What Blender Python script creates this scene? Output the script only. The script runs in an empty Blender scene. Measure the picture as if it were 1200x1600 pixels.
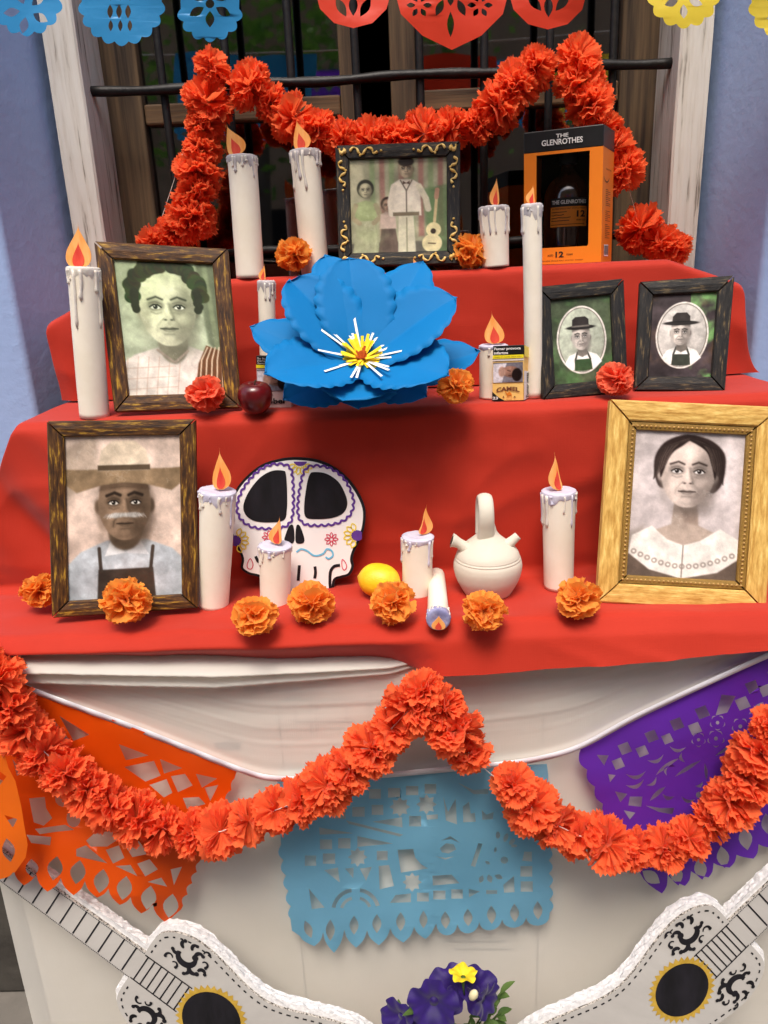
import bpy, bmesh, math, random
import numpy as np
from mathutils import Vector, Matrix, noise
from mathutils.geometry import tessellate_polygon
random.seed(7)
scene = bpy.context.scene
COL = scene.collection
V = Vector
EYE = 1.6

# ---------------------------------------------------------------- camera
PITCH, YAW, ROLL, FOC = math.radians(17.5), math.radians(1.5), math.radians(2.6), 1150.0
fwd = V((-math.sin(YAW)*math.cos(PITCH), math.cos(YAW)*math.cos(PITCH), -math.sin(PITCH)))
r0 = V((math.cos(YAW), math.sin(YAW), 0)); u0 = r0.cross(fwd)
RIGHT = r0*math.cos(ROLL) - u0*math.sin(ROLL)
UP = u0*math.cos(ROLL) + r0*math.sin(ROLL)
cam_data = bpy.data.cameras.new('camera'); cam = bpy.data.objects.new('camera', cam_data); COL.objects.link(cam)
cam.matrix_world = Matrix(((RIGHT.x, UP.x, -fwd.x, 0), (RIGHT.y, UP.y, -fwd.y, 0), (RIGHT.z, UP.z, -fwd.z, EYE), (0, 0, 0, 1)))
cam_data.sensor_fit = 'VERTICAL'; cam_data.sensor_height = 36; cam_data.sensor_width = 27
cam_data.lens = 36*FOC/1600
cam_data.clip_start = 0.02; cam_data.clip_end = 200
scene.camera = cam

# ---------------------------------------------------------------- daylight
SUN_EL, SUN_AZ = math.radians(63), math.radians(188)      # azimuth clockwise from +Y (north): high behind the camera
world = bpy.data.worlds.new('World'); scene.world = world; world.use_nodes = True
wn = world.node_tree
sky = wn.nodes.new('ShaderNodeTexSky'); sky.sky_type = 'NISHITA'; sky.sun_disc = False
sky.sun_elevation = SUN_EL; sky.sun_rotation = SUN_AZ; sky.dust_density = 4.0; sky.air_density = 1.0; sky.ozone_density = 0.6
wn.nodes['Background'].inputs['Strength'].default_value = 0.13
wn.links.new(sky.outputs[0], wn.nodes['Background'].inputs['Color'])
sun_d = bpy.data.lights.new('sun', 'SUN'); sun_d.energy = 1.6; sun_d.angle = math.radians(22); sun_d.color = (1.0, 0.93, 0.84)
sun = bpy.data.objects.new('sun', sun_d); COL.objects.link(sun)
sdir = V((math.sin(SUN_AZ)*math.cos(SUN_EL), math.cos(SUN_AZ)*math.cos(SUN_EL), math.sin(SUN_EL)))
sun.rotation_euler = sdir.to_track_quat('Z', 'Y').to_euler()
sun.location = sdir*20
vs = scene.view_settings
vs.view_transform = 'Standard'; vs.look = 'None'; vs.gamma = 1; vs.use_curve_mapping = False; vs.exposure = 0.85
scene.cycles.max_bounces = 7; scene.cycles.diffuse_bounces = 4; scene.cycles.use_denoising = True

# ---------------------------------------------------------------- pixels of the photograph -> places in the world
def ray(x, y): return fwd + RIGHT*((x-600)/FOC) + UP*((800-y)/FOC)
def at(x, y, Y):
    d = ray(x, y); p = d*(Y/d.y); return V((p.x, p.y, p.z+EYE))
def on(x, y, z):
    d = ray(x, y); p = d*((z-EYE)/d.z); return V((p.x, p.y, p.z+EYE))
CAMP = V((0, 0, EYE))
def proj(P):
    d = V(P)-CAMP; k = d.dot(fwd); return 600+FOC*d.dot(RIGHT)/k, 800-FOC*d.dot(UP)/k
class Plane:
    def __init__(s, p0, n):
        s.p0 = V(p0); s.n = V(n).normalized()
        if s.n.dot(CAMP-s.p0) < 0: s.n = -s.n
    def __call__(s, x, y, off=0.0):
        d = ray(x, y); t = (s.p0-CAMP).dot(s.n)/d.dot(s.n)
        return CAMP + d*t + s.n*off
def plane3(a, b, c): return Plane(a, (b-a).cross(c-a))
class Quad:
    def __init__(s, TL, TR, BR, BL):
        s.c = (TL, TR, BR, BL); s.n = (TR-TL).cross(BL-TL).normalized()
        if s.n.dot(CAMP-TL) < 0: s.n = -s.n
    def __call__(s, u, v, off=0.0):
        TL, TR, BR, BL = s.c
        return (TL*(1-u)+TR*u)*(1-v) + (BL*(1-u)+BR*u)*v + s.n*off

# ---------------------------------------------------------------- tags
def tag(o, label=None, cat=None, group=None, kind=None):
    if label: o['label'] = label
    if cat: o['category'] = cat
    if group: o['group'] = group
    if kind: o['kind'] = kind
    return o
def thing(name, loc, label, cat, group=None):
    o = bpy.data.objects.new(name, None); COL.objects.link(o); o.location = loc; o.empty_display_size = .05
    return tag(o, label, cat, group, 'thing')
def copy_tree(o, parent=None):
    c = o.copy(); COL.objects.link(c); c.parent = parent
    for ch in list(o.children): copy_tree(ch, c)
    return c

# ---------------------------------------------------------------- materials
def lin(c):
    return tuple(((v/255)/12.92 if v/255 <= .04045 else ((v/255+.055)/1.055)**2.4) for v in c)
def node(nt, t, **kw):
    n = nt.nodes.new(t)
    for k, v in kw.items():
        if k.startswith('i_'): n.inputs[k[2:].replace('_', ' ')].default_value = v
        else: setattr(n, k, v)
    return n
def ramp(nt, fac, stops):
    r = nt.nodes.new('ShaderNodeValToRGB'); nt.links.new(fac, r.inputs[0])
    e = r.color_ramp.elements
    while len(e) < len(stops): e.new(.5)
    for el, (p, c) in zip(e, stops): el.position = p; el.color = (*c, 1)
    return r.outputs[0]
def mat(name, rgb, rough=.6, rgb2=None, nscale=(6, 6, 6), ndetail=6, lo=.35, hi=.65, coord='Object', bump=0, bscale=(80, 80, 80), bdetail=4,
        spec=.4, trans=0, sheen=0, metal=0, coat=0, wave=None, rgb3=None, sss=0, bdist=.002):
    m = bpy.data.materials.new(name); m.use_nodes = True; nt = m.node_tree; b = nt.nodes['Principled BSDF']
    b.inputs['Roughness'].default_value = rough; b.inputs['Specular IOR Level'].default_value = spec
    b.inputs['Metallic'].default_value = metal; b.inputs['Sheen Weight'].default_value = sheen; b.inputs['Coat Weight'].default_value = coat
    b.inputs['Base Color'].default_value = (*lin(rgb), 1)
    tc = nt.nodes.new('ShaderNodeTexCoord')
    def noisetex(sc, det):
        mp = nt.nodes.new('ShaderNodeMapping'); mp.inputs['Scale'].default_value = sc; nt.links.new(tc.outputs[coord], mp.inputs['Vector'])
        n = nt.nodes.new('ShaderNodeTexNoise'); n.inputs['Scale'].default_value = 1; n.inputs['Detail'].default_value = det; n.inputs['Roughness'].default_value = .62
        nt.links.new(mp.outputs[0], n.inputs['Vector']); return n.outputs['Fac']
    colsock = None
    if rgb2:
        st = [(lo, lin(rgb)), (hi, lin(rgb2))]
        if rgb3: st.append((min(1, hi+.11), lin(rgb3)))
        colsock = ramp(nt, noisetex(nscale, ndetail), st)
        nt.links.new(colsock, b.inputs['Base Color'])
    h = None
    if wave:
        mp = nt.nodes.new('ShaderNodeMapping'); mp.inputs['Scale'].default_value = wave[0]; nt.links.new(tc.outputs[coord], mp.inputs['Vector'])
        w = nt.nodes.new('ShaderNodeTexWave'); w.inputs['Scale'].default_value = 1; w.inputs['Distortion'].default_value = wave[1]; w.inputs['Detail'].default_value = 2
        nt.links.new(mp.outputs[0], w.inputs['Vector']); h = w.outputs['Fac']
    if bump:
        hn = noisetex(bscale, bdetail)
        if h:
            a = nt.nodes.new('ShaderNodeMath'); a.operation = 'ADD'; nt.links.new(h, a.inputs[0]); nt.links.new(hn, a.inputs[1]); h = a.outputs[0]
        else: h = hn
    if h:
        bp = nt.nodes.new('ShaderNodeBump'); bp.inputs['Strength'].default_value = bump or .3; bp.inputs['Distance'].default_value = bdist
        nt.links.new(h, bp.inputs['Height']); nt.links.new(bp.outputs[0], b.inputs['Normal'])
    if sss:
        b.inputs['Subsurface Weight'].default_value = sss; b.inputs['Subsurface Radius'].default_value = (.01, .006, .004)
    if trans:
        tr = nt.nodes.new('ShaderNodeBsdfTranslucent'); tr.inputs['Color'].default_value = (*lin(rgb), 1)
        if colsock: nt.links.new(colsock, tr.inputs['Color'])
        mx = nt.nodes.new('ShaderNodeMixShader'); mx.inputs[0].default_value = trans
        nt.links.new(b.outputs[0], mx.inputs[1]); nt.links.new(tr.outputs[0], mx.inputs[2])
        nt.links.new(mx.outputs[0], nt.nodes['Material Output'].inputs['Surface'])
    return m

# ---------------------------------------------------------------- mesh helpers
class MB:
    def __init__(s): s.v = []; s.f = []; s.m = []; s.uv = {}
    def add(s, vs, fs, mi=0, uvs=None):
        o = len(s.v); s.v += [tuple(p) for p in vs]
        for f in fs: s.f.append(tuple(i+o for i in f)); s.m.append(mi)
        if uvs:
            for i, u in enumerate(uvs): s.uv[o+i] = u
        return s
    def grid(s, rows, mi=0, closed=False, uv=False):
        n = len(rows[0]); vs = [p for r in rows for p in r]; fs = []
        for i in range(len(rows)-1):
            for j in range(n if closed else n-1):
                k = (j+1) % n; fs.append((i*n+j, i*n+k, (i+1)*n+k, (i+1)*n+j))
        uvs = [(j/(n-1), i/(len(rows)-1)) for i in range(len(rows)) for j in range(n)] if uv else None
        return s.add(vs, fs, mi, uvs)
    def box(s, lo, hi, mi=0):
        x0, y0, z0 = lo; x1, y1, z1 = hi
        vs = [(x0,y0,z0),(x1,y0,z0),(x1,y1,z0),(x0,y1,z0),(x0,y0,z1),(x1,y0,z1),(x1,y1,z1),(x0,y1,z1)]
        return s.add(vs, [(0,3,2,1),(4,5,6,7),(0,1,5,4),(1,2,6,5),(2,3,7,6),(3,0,4,7)], mi)
    def hexa(s, a, b, mi=0):      # two quads (front a, back b), each four points in the same order
        return s.add(list(a)+list(b), [(0,1,2,3),(7,6,5,4),(0,4,5,1),(1,5,6,2),(2,6,7,3),(3,7,4,0)], mi)
    def lathe(s, base, axis, prof, n=24, mi=0, wob=0, seed=0, cap=True):
        axis = V(axis).normalized(); q = V((0,0,1)).rotation_difference(axis)
        rng = random.Random(seed); rows = []
        for (r, h) in prof:
            rows.append([V(base) + q @ V((r*(1+wob*rng.uniform(-1,1))*math.cos(2*math.pi*j/n), r*(1+wob*rng.uniform(-1,1))*math.sin(2*math.pi*j/n), h)) for j in range(n)])
        s.grid(rows, mi, True)
        if cap:
            o = len(s.v); k = len(rows)*n
            s.f.append(tuple(range(o-k+n-1, o-k-1, -1))); s.m.append(mi)
            s.f.append(tuple(range(o-n, o))); s.m.append(mi)
        return s
    def tube(s, pts, rad, n=8, mi=0, cap=True):
        pts = [V(p) for p in pts]; rows = []; up = V((.3,.5,.8))
        for i, p in enumerate(pts):
            t = (pts[min(i+1, len(pts)-1)]-pts[max(i-1, 0)]).normalized()
            a = t.cross(up); 
            if a.length < 1e-4: a = t.cross(V((1,0,0)))
            a.normalize(); b = t.cross(a); r = rad[i] if isinstance(rad, (list, tuple)) else rad
            rows.append([p + a*(r*math.cos(2*math.pi*j/n)) + b*(r*math.sin(2*math.pi*j/n)) for j in range(n)])
        s.grid(rows, mi, True)
        if cap:
            o = len(s.v); k = len(rows)*n
            s.f.append(tuple(range(o-k+n-1, o-k-1, -1))); s.m.append(mi)
            s.f.append(tuple(range(o-n, o))); s.m.append(mi)
        return s
    def poly(s, loops, mp, mi=0, cell=0):
        vs, fs = tess(loops, cell)
        return s.add([mp(x, y) for x, y in vs], fs, mi)
    def strip(s, pts, w, mp, mi=0, closed=False):
        n = len(pts); L = []; R = []
        for i, (x, y) in enumerate(pts):
            a = pts[(i-1) % n] if (closed or i > 0) else pts[i]; b = pts[(i+1) % n] if (closed or i < n-1) else pts[i]
            dx, dy = b[0]-a[0], b[1]-a[1]; l = math.hypot(dx, dy) or 1
            ww = (w[i] if isinstance(w, (list, tuple)) else w)/2
            nx, ny = -dy/l*ww, dx/l*ww
            L.append(mp(x+nx, y+ny)); R.append(mp(x-nx, y-ny))
        k = n if closed else n-1
        return s.add(L+R, [(i, (i+1) % n, n+(i+1) % n, n+i) for i in range(k)], mi)
    def build(s, name, mats, parent=None, smooth=False, loc=None, bevel=0, solid=0, subsurf=0, soff=0):
        me = bpy.data.meshes.new(name); 
        vs = s.v
        if parent is not None and loc is None: org = V(parent_world(parent))
        else: org = V(loc) if loc is not None else V((0,0,0))
        me.from_pydata([(p[0]-org.x, p[1]-org.y, p[2]-org.z) for p in vs], [], s.f)
        for m in (mats if isinstance(mats, (list, tuple)) else [mats]): me.materials.append(m)
        me.polygons.foreach_set('material_index', s.m)
        if smooth: me.polygons.foreach_set('use_smooth', [True]*len(s.f))
        if s.uv:
            uvl = me.uv_layers.new(name='UVMap')
            for lp in me.loops: uvl.data[lp.index].uv = s.uv.get(lp.vertex_index, (0, 0))
        me.validate(); me.update()
        o = bpy.data.objects.new(name, me); COL.objects.link(o)
        if parent is not None: o.parent = parent
        elif loc is not None: o.location = org
        bm = bmesh.new(); bm.from_mesh(me); bmesh.ops.recalc_face_normals(bm, faces=bm.faces)
        bm.to_mesh(me); bm.free()
        if solid:
            md = o.modifiers.new('thickness', 'SOLIDIFY'); md.thickness = solid; md.offset = soff
        if bevel:
            md = o.modifiers.new('soft_edges', 'BEVEL'); md.width = bevel; md.segments = 2; md.limit_method = 'ANGLE'; md.angle_limit = math.radians(50)
        if subsurf:
            md = o.modifiers.new('smooth', 'SUBSURF'); md.levels = md.render_levels = subsurf
        return o
def parent_world(p):
    l = V(p.location)
    while p.parent: p = p.parent; l = l + V(p.location)
    return l
def area2(l): return sum(l[i][0]*l[(i+1) % len(l)][1]-l[(i+1) % len(l)][0]*l[i][1] for i in range(len(l)))
def tess(loops, cell=0):
    lp = [[V((x, y, 0)) for x, y in l] for l in loops]
    tris = tessellate_polygon(lp)
    vs = [(p.x, p.y) for l in lp for p in l]
    if not cell: return vs, [tuple(t) for t in tris]
    bm = bmesh.new(); bv = [bm.verts.new((x, y, 0)) for x, y in vs]
    for t in tris:
        try: bm.faces.new([bv[i] for i in t])
        except ValueError: pass
    xs = [v[0] for v in vs]; ys = [v[1] for v in vs]
    for lo, hi, nrm in ((min(xs), max(xs), (1,0,0)), (min(ys), max(ys), (0,1,0))):
        c = lo+cell
        while c < hi:
            bmesh.ops.bisect_plane(bm, geom=bm.verts[:]+bm.edges[:]+bm.faces[:], plane_co=V(nrm)*c, plane_no=nrm, dist=1e-4)
            c += cell
    bm.verts.index_update()
    r = [(v.co.x, v.co.y) for v in bm.verts], [tuple(v.index for v in f.verts) for f in bm.faces]
    bm.free(); return r
def spline(pts, n=8, closed=False):           # Catmull-Rom through points of any dimension
    out = []; N = len(pts)
    for i in range(N if closed else N-1):
        P = [pts[(i+k) % N] if closed else pts[min(max(i+k, 0), N-1)] for k in (-1, 0, 1, 2)]
        for j in range(n):
            t = j/n
            out.append(tuple(.5*((2*b)+(-a+c)*t+(2*a-5*b+4*c-d)*t*t+(-a+3*b-3*c+d)*t**3) for a, b, c, d in zip(*P)))
    if not closed: out.append(tuple(pts[-1]))
    return out
def ell(cx, cy, rx, ry=None, n=20, rot=0, a0=0, a1=360):
    ry = ry or rx; c, s_ = math.cos(math.radians(rot)), math.sin(math.radians(rot)); o = []
    full = abs(a1-a0) >= 360
    for i in range(n if full else n+1):
        a = math.radians(a0+(a1-a0)*i/n); x, y = rx*math.cos(a), ry*math.sin(a)
        o.append((cx+x*c-y*s_, cy+x*s_+y*c))
    return o
def leaf(cx, cy, l, w, rot=0, n=6):           # pointed oval along rot
    pts = [(-l+2*l*i/n, w*math.sin(math.pi*i/n)) for i in range(n)] + [(l-2*l*i/n, -w*math.sin(math.pi*i/n)) for i in range(n)]
    c, s_ = math.cos(math.radians(rot)), math.sin(math.radians(rot))
    return [(cx+x*c-y*s_, cy+x*s_+y*c) for x, y in pts]
def star(cx, cy, r, r2, n=8, rot=0):
    return [(cx+(r if i % 2 == 0 else r2)*math.cos(rot+math.pi*i/n), cy+(r if i % 2 == 0 else r2)*math.sin(rot+math.pi*i/n)) for i in range(2*n)]
def text_mesh(s, bold=0.0):
    cu = bpy.data.curves.new('lettering', 'FONT'); cu.body = s; cu.align_x = 'CENTER'; cu.align_y = 'CENTER'; cu.offset = bold; cu.resolution_u = 3
    ob = bpy.data.objects.new('lettering', cu); COL.objects.link(ob); bpy.context.view_layer.update()
    me = bpy.data.meshes.new_from_object(ob.evaluated_get(bpy.context.evaluated_depsgraph_get()))
    COL.objects.unlink(ob); bpy.data.objects.remove(ob)
    vs = [(v.co.x, v.co.y) for v in me.vertices]; fs = [tuple(p.vertices) for p in me.polygons]; bpy.data.meshes.remove(me)
    xs = [a for a, _ in vs]; ys = [b for _, b in vs]
    cx, cy = (min(xs)+max(xs))/2, (min(ys)+max(ys))/2; w = max(xs)-min(xs); h = max(ys)-min(ys)
    return [((x-cx)/w, (y-cy)/h) for x, y in vs], fs
def put_text(mb, s, mp, cx, cy, w, h, mi=0, bold=0.0, rot=0, arch=0):   # lettering w wide and h high round (cx, cy), v pointing down
    vs, fs = text_mesh(s, bold); c, sn = math.cos(rot), math.sin(rot); out = []
    for x, y in vs:
        X, Y = x*w, -y*h
        Y += arch*(4*x*x)*h
        out.append(mp(cx+X*c-Y*sn, cy+X*sn+Y*c))
    mb.add(out, fs, mi)
Z1, Z2, Z3 = 1.140, 1.415, 1.612          # the three step heights
Y1, Y2, Y3 = 0.95, 1.10, 1.30             # the three step fronts
YW, YJ, YS = 1.36, 1.52, 1.64             # wall face, window jambs, sashes

# ---------------------------------------------------------------- materials of the setting
m_wall = mat('lavender_plaster', (146,170,212), .85, (158,180,220), (2.2,2.2,1.4), 8, .3, .7, bump=.35, bscale=(45,45,45), bdetail=8, rgb3=(134,157,198), spec=.2, bdist=.004)
m_plinth = mat('grey_stone', (50,46,42), .9, (74,70,64), (9,9,9), bump=.6, bscale=(40,40,40), bdist=.004)
m_ground = mat('paving', (96,92,86), .9, (120,114,106), (3,3,3), bump=.5, bscale=(60,60,60))
m_jamb = mat('cracked_white_paint', (112,104,94), .6, (196,190,180), (75,75,4.5), 9, .33, .41, bump=.8, bscale=(75,75,4.5), bdetail=9, bdist=.003, rgb3=(206,202,194))
m_wood = mat('weathered_brown_wood', (40,28,19), .75, (98,78,54), (60,60,2.2), 9, .36, .62, bump=.6, bscale=(110,110,5), bdetail=8)
m_woodr = mat('weathered_brown_rail', (50,34,22), .75, (108,82,54), (2.2,60,60), 9, .36, .62, bump=.6, bscale=(5,110,110), bdetail=8)
m_iron = mat('black_painted_iron', (12,11,12), .5, (22,19,18), (40,40,40), bump=.5, bscale=(60,60,60), spec=.35, bdist=.003)
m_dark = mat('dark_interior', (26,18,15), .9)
def cloth_mat(name, c1, c2, sc=900, st=.12, sheen=.15, rough=.75):
    m = mat(name, c1, rough, c2, (5,5,5), 4, .3, .7, sheen=sheen, spec=.25); nt = m.node_tree; b = nt.nodes['Principled BSDF']
    tc = nt.nodes.new('ShaderNodeTexCoord'); mp = nt.nodes.new('ShaderNodeMapping'); mp.inputs['Scale'].default_value = (sc, 20, 20)
    n1 = nt.nodes.new('ShaderNodeTexNoise'); n1.inputs['Scale'].default_value = 1; mp2 = nt.nodes.new('ShaderNodeMapping'); mp2.inputs['Scale'].default_value = (20, sc, sc)
    n2 = nt.nodes.new('ShaderNodeTexNoise'); n2.inputs['Scale'].default_value = 1
    nt.links.new(tc.outputs['Object'], mp.inputs[0]); nt.links.new(tc.outputs['Object'], mp2.inputs[0]); nt.links.new(mp.outputs[0], n1.inputs[0]); nt.links.new(mp2.outputs[0], n2.inputs[0])
    ad = nt.nodes.new('ShaderNodeMath'); ad.operation = 'ADD'; nt.links.new(n1.outputs[0], ad.inputs[0]); nt.links.new(n2.outputs[0], ad.inputs[1])
    n3 = nt.nodes.new('ShaderNodeTexNoise'); n3.inputs['Scale'].default_value = 14; n3.inputs['Detail'].default_value = 3
    ma = nt.nodes.new('ShaderNodeMath'); ma.operation = 'MULTIPLY_ADD'; ma.inputs[1].default_value = 5; nt.links.new(tc.outputs['Object'], n3.inputs[0]); nt.links.new(n3.outputs[0], ma.inputs[0]); nt.links.new(ad.outputs[0], ma.inputs[2])
    bp = nt.nodes.new('ShaderNodeBump'); bp.inputs['Strength'].default_value = st; bp.inputs['Distance'].default_value = .002
    nt.links.new(ma.outputs[0], bp.inputs['Height']); nt.links.new(bp.outputs[0], b.inputs['Normal']); return m
m_red = cloth_mat('red_cotton', (170,38,17), (180,43,21))
m_white = cloth_mat('white_cotton', (226,222,212), (232,228,219), st=.1)
def sheer(m, f):          # thin cotton: part of what lies behind it shows through
    nt = m.node_tree; tr = nt.nodes.new('ShaderNodeBsdfTransparent'); tr.inputs[0].default_value = (.95,.93,.9,1); mx = nt.nodes.new('ShaderNodeMixShader'); mx.inputs[0].default_value = f
    nt.links.new(nt.nodes['Principled BSDF'].outputs[0], mx.inputs[1]); nt.links.new(tr.outputs[0], mx.inputs[2]); nt.links.new(mx.outputs[0], nt.nodes['Material Output'].inputs['Surface'])
sheer(m_white, .36)
m_carton = mat('white_carton', (224,218,208), .8, (230,224,214), (6,6,6), 4); m_cprint = mat('grey_carton_print', (34,32,34), .8); m_cblue = mat('pale_blue_carton_print', (120,140,150), .8)

# ---------------------------------------------------------------- ground, walls, room
g = MB(); g.add([(-60,-60,0),(60,-60,0),(60,60,0),(-60,60,0)], [(0,1,2,3)]); tag(g.build('ground', m_ground), kind='structure')
JLx, JRx = at(112,345,YJ).x, at(1086,400,YJ).x                     # outer edges of the two jambs
WLx, WRx = at(30,500,YW).x, at(1184,470,YW).x                      # corners of the recess in the wall
wall = thing('house_wall', (0, YW, 0), 'lavender painted plaster wall with a deep window recess behind the altar', 'wall')
w = MB()
def wall_side(xc, xj, xo):
    # face of the wall, rounded arris, reveal running back to the jamb
    s = 1 if xo > xc else -1; r = .012
    prof = [(xo, YW), (xc+s*r*3, YW)] + [(xc+s*r*(1-math.sin(a)), YW+r*(1-math.cos(a))) for a in [i*math.pi/2/5 for i in range(6)]] + [(xc+(xj-xc)*t, YW+r+(YJ+.1-YW-r)*t) for t in (.1,.3,.5,.7,.9,1)]
    zs = [.45+.1*i for i in range(42)]
    w.grid([[(x+.004*noise.noise(V((x*3,y*3,z*1.3+s))), y+.004*noise.noise(V((x*4,y*4,z*1.7))), z) for x, y in prof] for z in zs])
wall_side(WLx, JLx, -4.5); wall_side(WRx, JRx, 4.5)
w.box((WLx+.005, YW+.02, 2.75), (WRx-.005, YW+.4, 4.6))
w.box((-4.5, YW+.45, .4), (JLx-.01, YW+.55, 4.6)); w.box((JRx+.01, YW+.45, .4), (4.5, YW+.55, 4.6))
w.build('wall', m_wall, wall, smooth=True)
p = MB(); p.box((-4.5, YW-.03, 0), (4.5, YW+.35, .447)); p.build('plinth', m_plinth, wall, bevel=.01)
p = MB(); p.box((JLx-.02, YJ-.02, .447), (JRx+.02, YW+.45, 1.0)); p.build('sill_wall', m_wall, wall)
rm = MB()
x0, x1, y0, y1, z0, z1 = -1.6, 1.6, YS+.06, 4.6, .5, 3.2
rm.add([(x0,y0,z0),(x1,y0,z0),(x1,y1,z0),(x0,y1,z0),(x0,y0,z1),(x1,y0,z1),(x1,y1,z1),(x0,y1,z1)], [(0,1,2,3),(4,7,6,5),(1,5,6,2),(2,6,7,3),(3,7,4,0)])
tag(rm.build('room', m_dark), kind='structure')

# ---------------------------------------------------------------- window and its iron grille
win = thing('window', (0, YJ, 1.0), 'old wooden window with cracked white frame and brown sashes behind the grille', 'window')
ZT = 2.75
def jamb(xo, xi):
    a, b = min(xo, xi), max(xo, xi); rows = []
    prof = [(xo, YJ), (xi-(.004 if xi > xo else -.004), YJ), (xi, YJ+.004), (xi, YJ+.125)]
    for i in range(40):
        z = 1.0+i*(ZT-1.0)/39
        rows.append([(x+.0022*noise.noise(V((x*9,y*30,z*6))), y+.0022*noise.noise(V((x*9+5,y*30,z*7))), z) for x, y in prof])
    mb = MB(); mb.grid(rows); return mb
JLi, JRi = at(160,345,YJ).x, at(1040,400,YJ).x
jamb(JLx, JLi).build('jamb', m_jamb, win, smooth=False); jamb(JRx, JRi).build('jamb', m_jamb, win)
h = MB(); h.box((JLx, YJ+.002, ZT), (JRx, YJ+.125, ZT+.09)); h.build('frame_head', m_jamb, win, bevel=.004)
glass = bpy.data.materials.new('window_glass'); glass.use_nodes = True; nt = glass.node_tree; nt.nodes.clear()
out = nt.nodes.new('ShaderNodeOutputMaterial'); mx = nt.nodes.new('ShaderNodeMixShader'); fr = nt.nodes.new('ShaderNodeFresnel'); fr.inputs[0].default_value = 2.5
tr = nt.nodes.new('ShaderNodeBsdfTransparent'); tr.inputs[0].default_value = (.75,.75,.72,1); gl = nt.nodes.new('ShaderNodeBsdfGlossy'); gl.inputs['Roughness'].default_value = .03
nt.links.new(fr.outputs[0], mx.inputs[0]); nt.links.new(tr.outputs[0], mx.inputs[1]); nt.links.new(gl.outputs[0], mx.inputs[2]); nt.links.new(mx.outputs[0], out.inputs[0])
def sash(xa, xb, wl, wr, zr):
    s = bpy.data.objects.new('sash', None); COL.objects.link(s); s.parent = win; s.location = (0, YS-YJ, 0)
    def member(lo, hi, m, nm):
        mb = MB(); n = 24; long = 2 if hi[2]-lo[2] > hi[0]-lo[0] else 0
        mb.box(lo, hi); mb.build(nm, m, s, bevel=.004)
    member((xa, YS, 1.0), (xa+wl, YS+.045, ZT), m_wood, 'stile'); member((xb-wr, YS, 1.0), (xb, YS+.045, ZT), m_wood, 'stile')
    for z, hh in ((zr, .038), (1.32, .05), (ZT-.06, .05)): member((xa+wl+.001, YS+.004, z-hh/2), (xb-wr-.001, YS+.04, z+hh/2), m_woodr, 'rail')
    for za, zb in ((zr+.02, ZT-.086), (1.346, zr-.02)):
        mb = MB(); mb.box((xa+wl-.004, YS+.022, za), (xb-wr+.004, YS+.026, zb)); mb.build('pane', glass, s)
zr = at(480,166,YS).z
sash(at(165,225,YS).x, at(562,150,YS).x, at(230,225,YS).x-at(165,225,YS).x, .038, zr)
sash(at(611,150,YS).x, at(1052,150,YS).x, .05, at(1052,150,YS).x-at(968,150,YS).x, zr)
for xx in (at(395,100,YS).x, at(885,100,YS).x):
    pass
gr = thing('window_grille', (0, YJ+.05, 1.3), 'black wrought iron window grille of upright round bars and crossbars', 'grille')
YG = YJ+.055
for i, x in enumerate((252, 355, 453, 555, 657, 757, 857, 957)):
    X = at(x, 105, YG).x; mb = MB(); ph = i*1.7
    mb.tube([(X+.0018*math.sin(z*5+ph), YG+.0018*math.cos(z*4+ph), z) for z in [1.0+.07*k for k in range(26)]], .0078, 10)
    mb.build('upright_bar', m_iron, gr, smooth=True)
for z in (at(600, 123, YG).z, at(600, 385, YG).z, 2.45):
    mb = MB(); mb.tube([(JLi-.01+(JRi-JLi+.02)*k/40, YG-.011+.0015*math.sin(k*.9), z+.0022*math.sin(k*.55+z)) for k in range(41)], [.0088+.0008*math.sin(k*1.3) for k in range(41)], 10)
    mb.build('crossbar', m_iron, gr, smooth=True)

# ---------------------------------------------------------------- the red cloth over the steps
def polyrow(ctrl, segs):
    out = []
    for (a, b), n in zip(zip(ctrl[:-1], ctrl[1:]), segs):
        for k in range(n): out.append(V(a).lerp(V(b), k/n))
    out.append(V(ctrl[-1])); return out
SEG = [8, 8, 130, 8, 8]
def rowz(y, xs, zs): return polyrow([(x, y, z) for x, z in zip(xs, zs)], SEG)
def blend_rows(a, b, n): return [[p.lerp(q, k/n) for p, q in zip(a, b)] for k in range(n)]
hemctrl = [(-30,1033), (0,1034), (200,1039), (420,1043), (640,1043), (800,1035), (1000,1019), (1200,1000), (1260,995)]
hem_s = spline(hemctrl, 12)
def hemz(X):
    best = min(hem_s, key=lambda q: abs(at(q[0], q[1], Y1-.020).x-X)); return at(best[0], best[1], Y1-.020).z
LX, RX = -.665, .70
lb = lambda x: max(0, min(1, (.045-x)/.07))          # 1 where the red hem is tucked behind the white roll
hem = [V((LX+(RX-LX)*k/(sum(SEG)), Y1-.046+.056*lb(LX+(RX-LX)*k/sum(SEG)), 0)) for k in range(sum(SEG)+1)]
for q in hem: q.z = hemz(max(-.60, min(.62, q.x)))
front = [V((q.x, Y1-.034-.004*lb(q.x), Z1-.018)) for q in hem]
edge1 = [V((q.x, Y1-.016, Z1)) for q in hem]
sx2 = (-.70, -.665, -.592, .615, .66, .69)
j1 = rowz(Y2-.012, (-.664,-.664,-.62,.65,.69,.698), (Z1,)*6); j1b = rowz(Y2-.001, (-.664,-.662,-.618,.648,.69,.698), (Z1+.012,)*6)
e2 = rowz(Y2, (-.66,-.645,-.592,.615,.655,.685), (Z1+.02, Z1+.17, Z2-.012, Z2-.012, Z1+.17, Z1+.02))
e2b = rowz(Y2+.014, (-.66,-.645,-.586,.609,.655,.685), (Z1+.02, Z1+.17, Z2, Z2, Z1+.17, Z1+.02))
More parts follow.
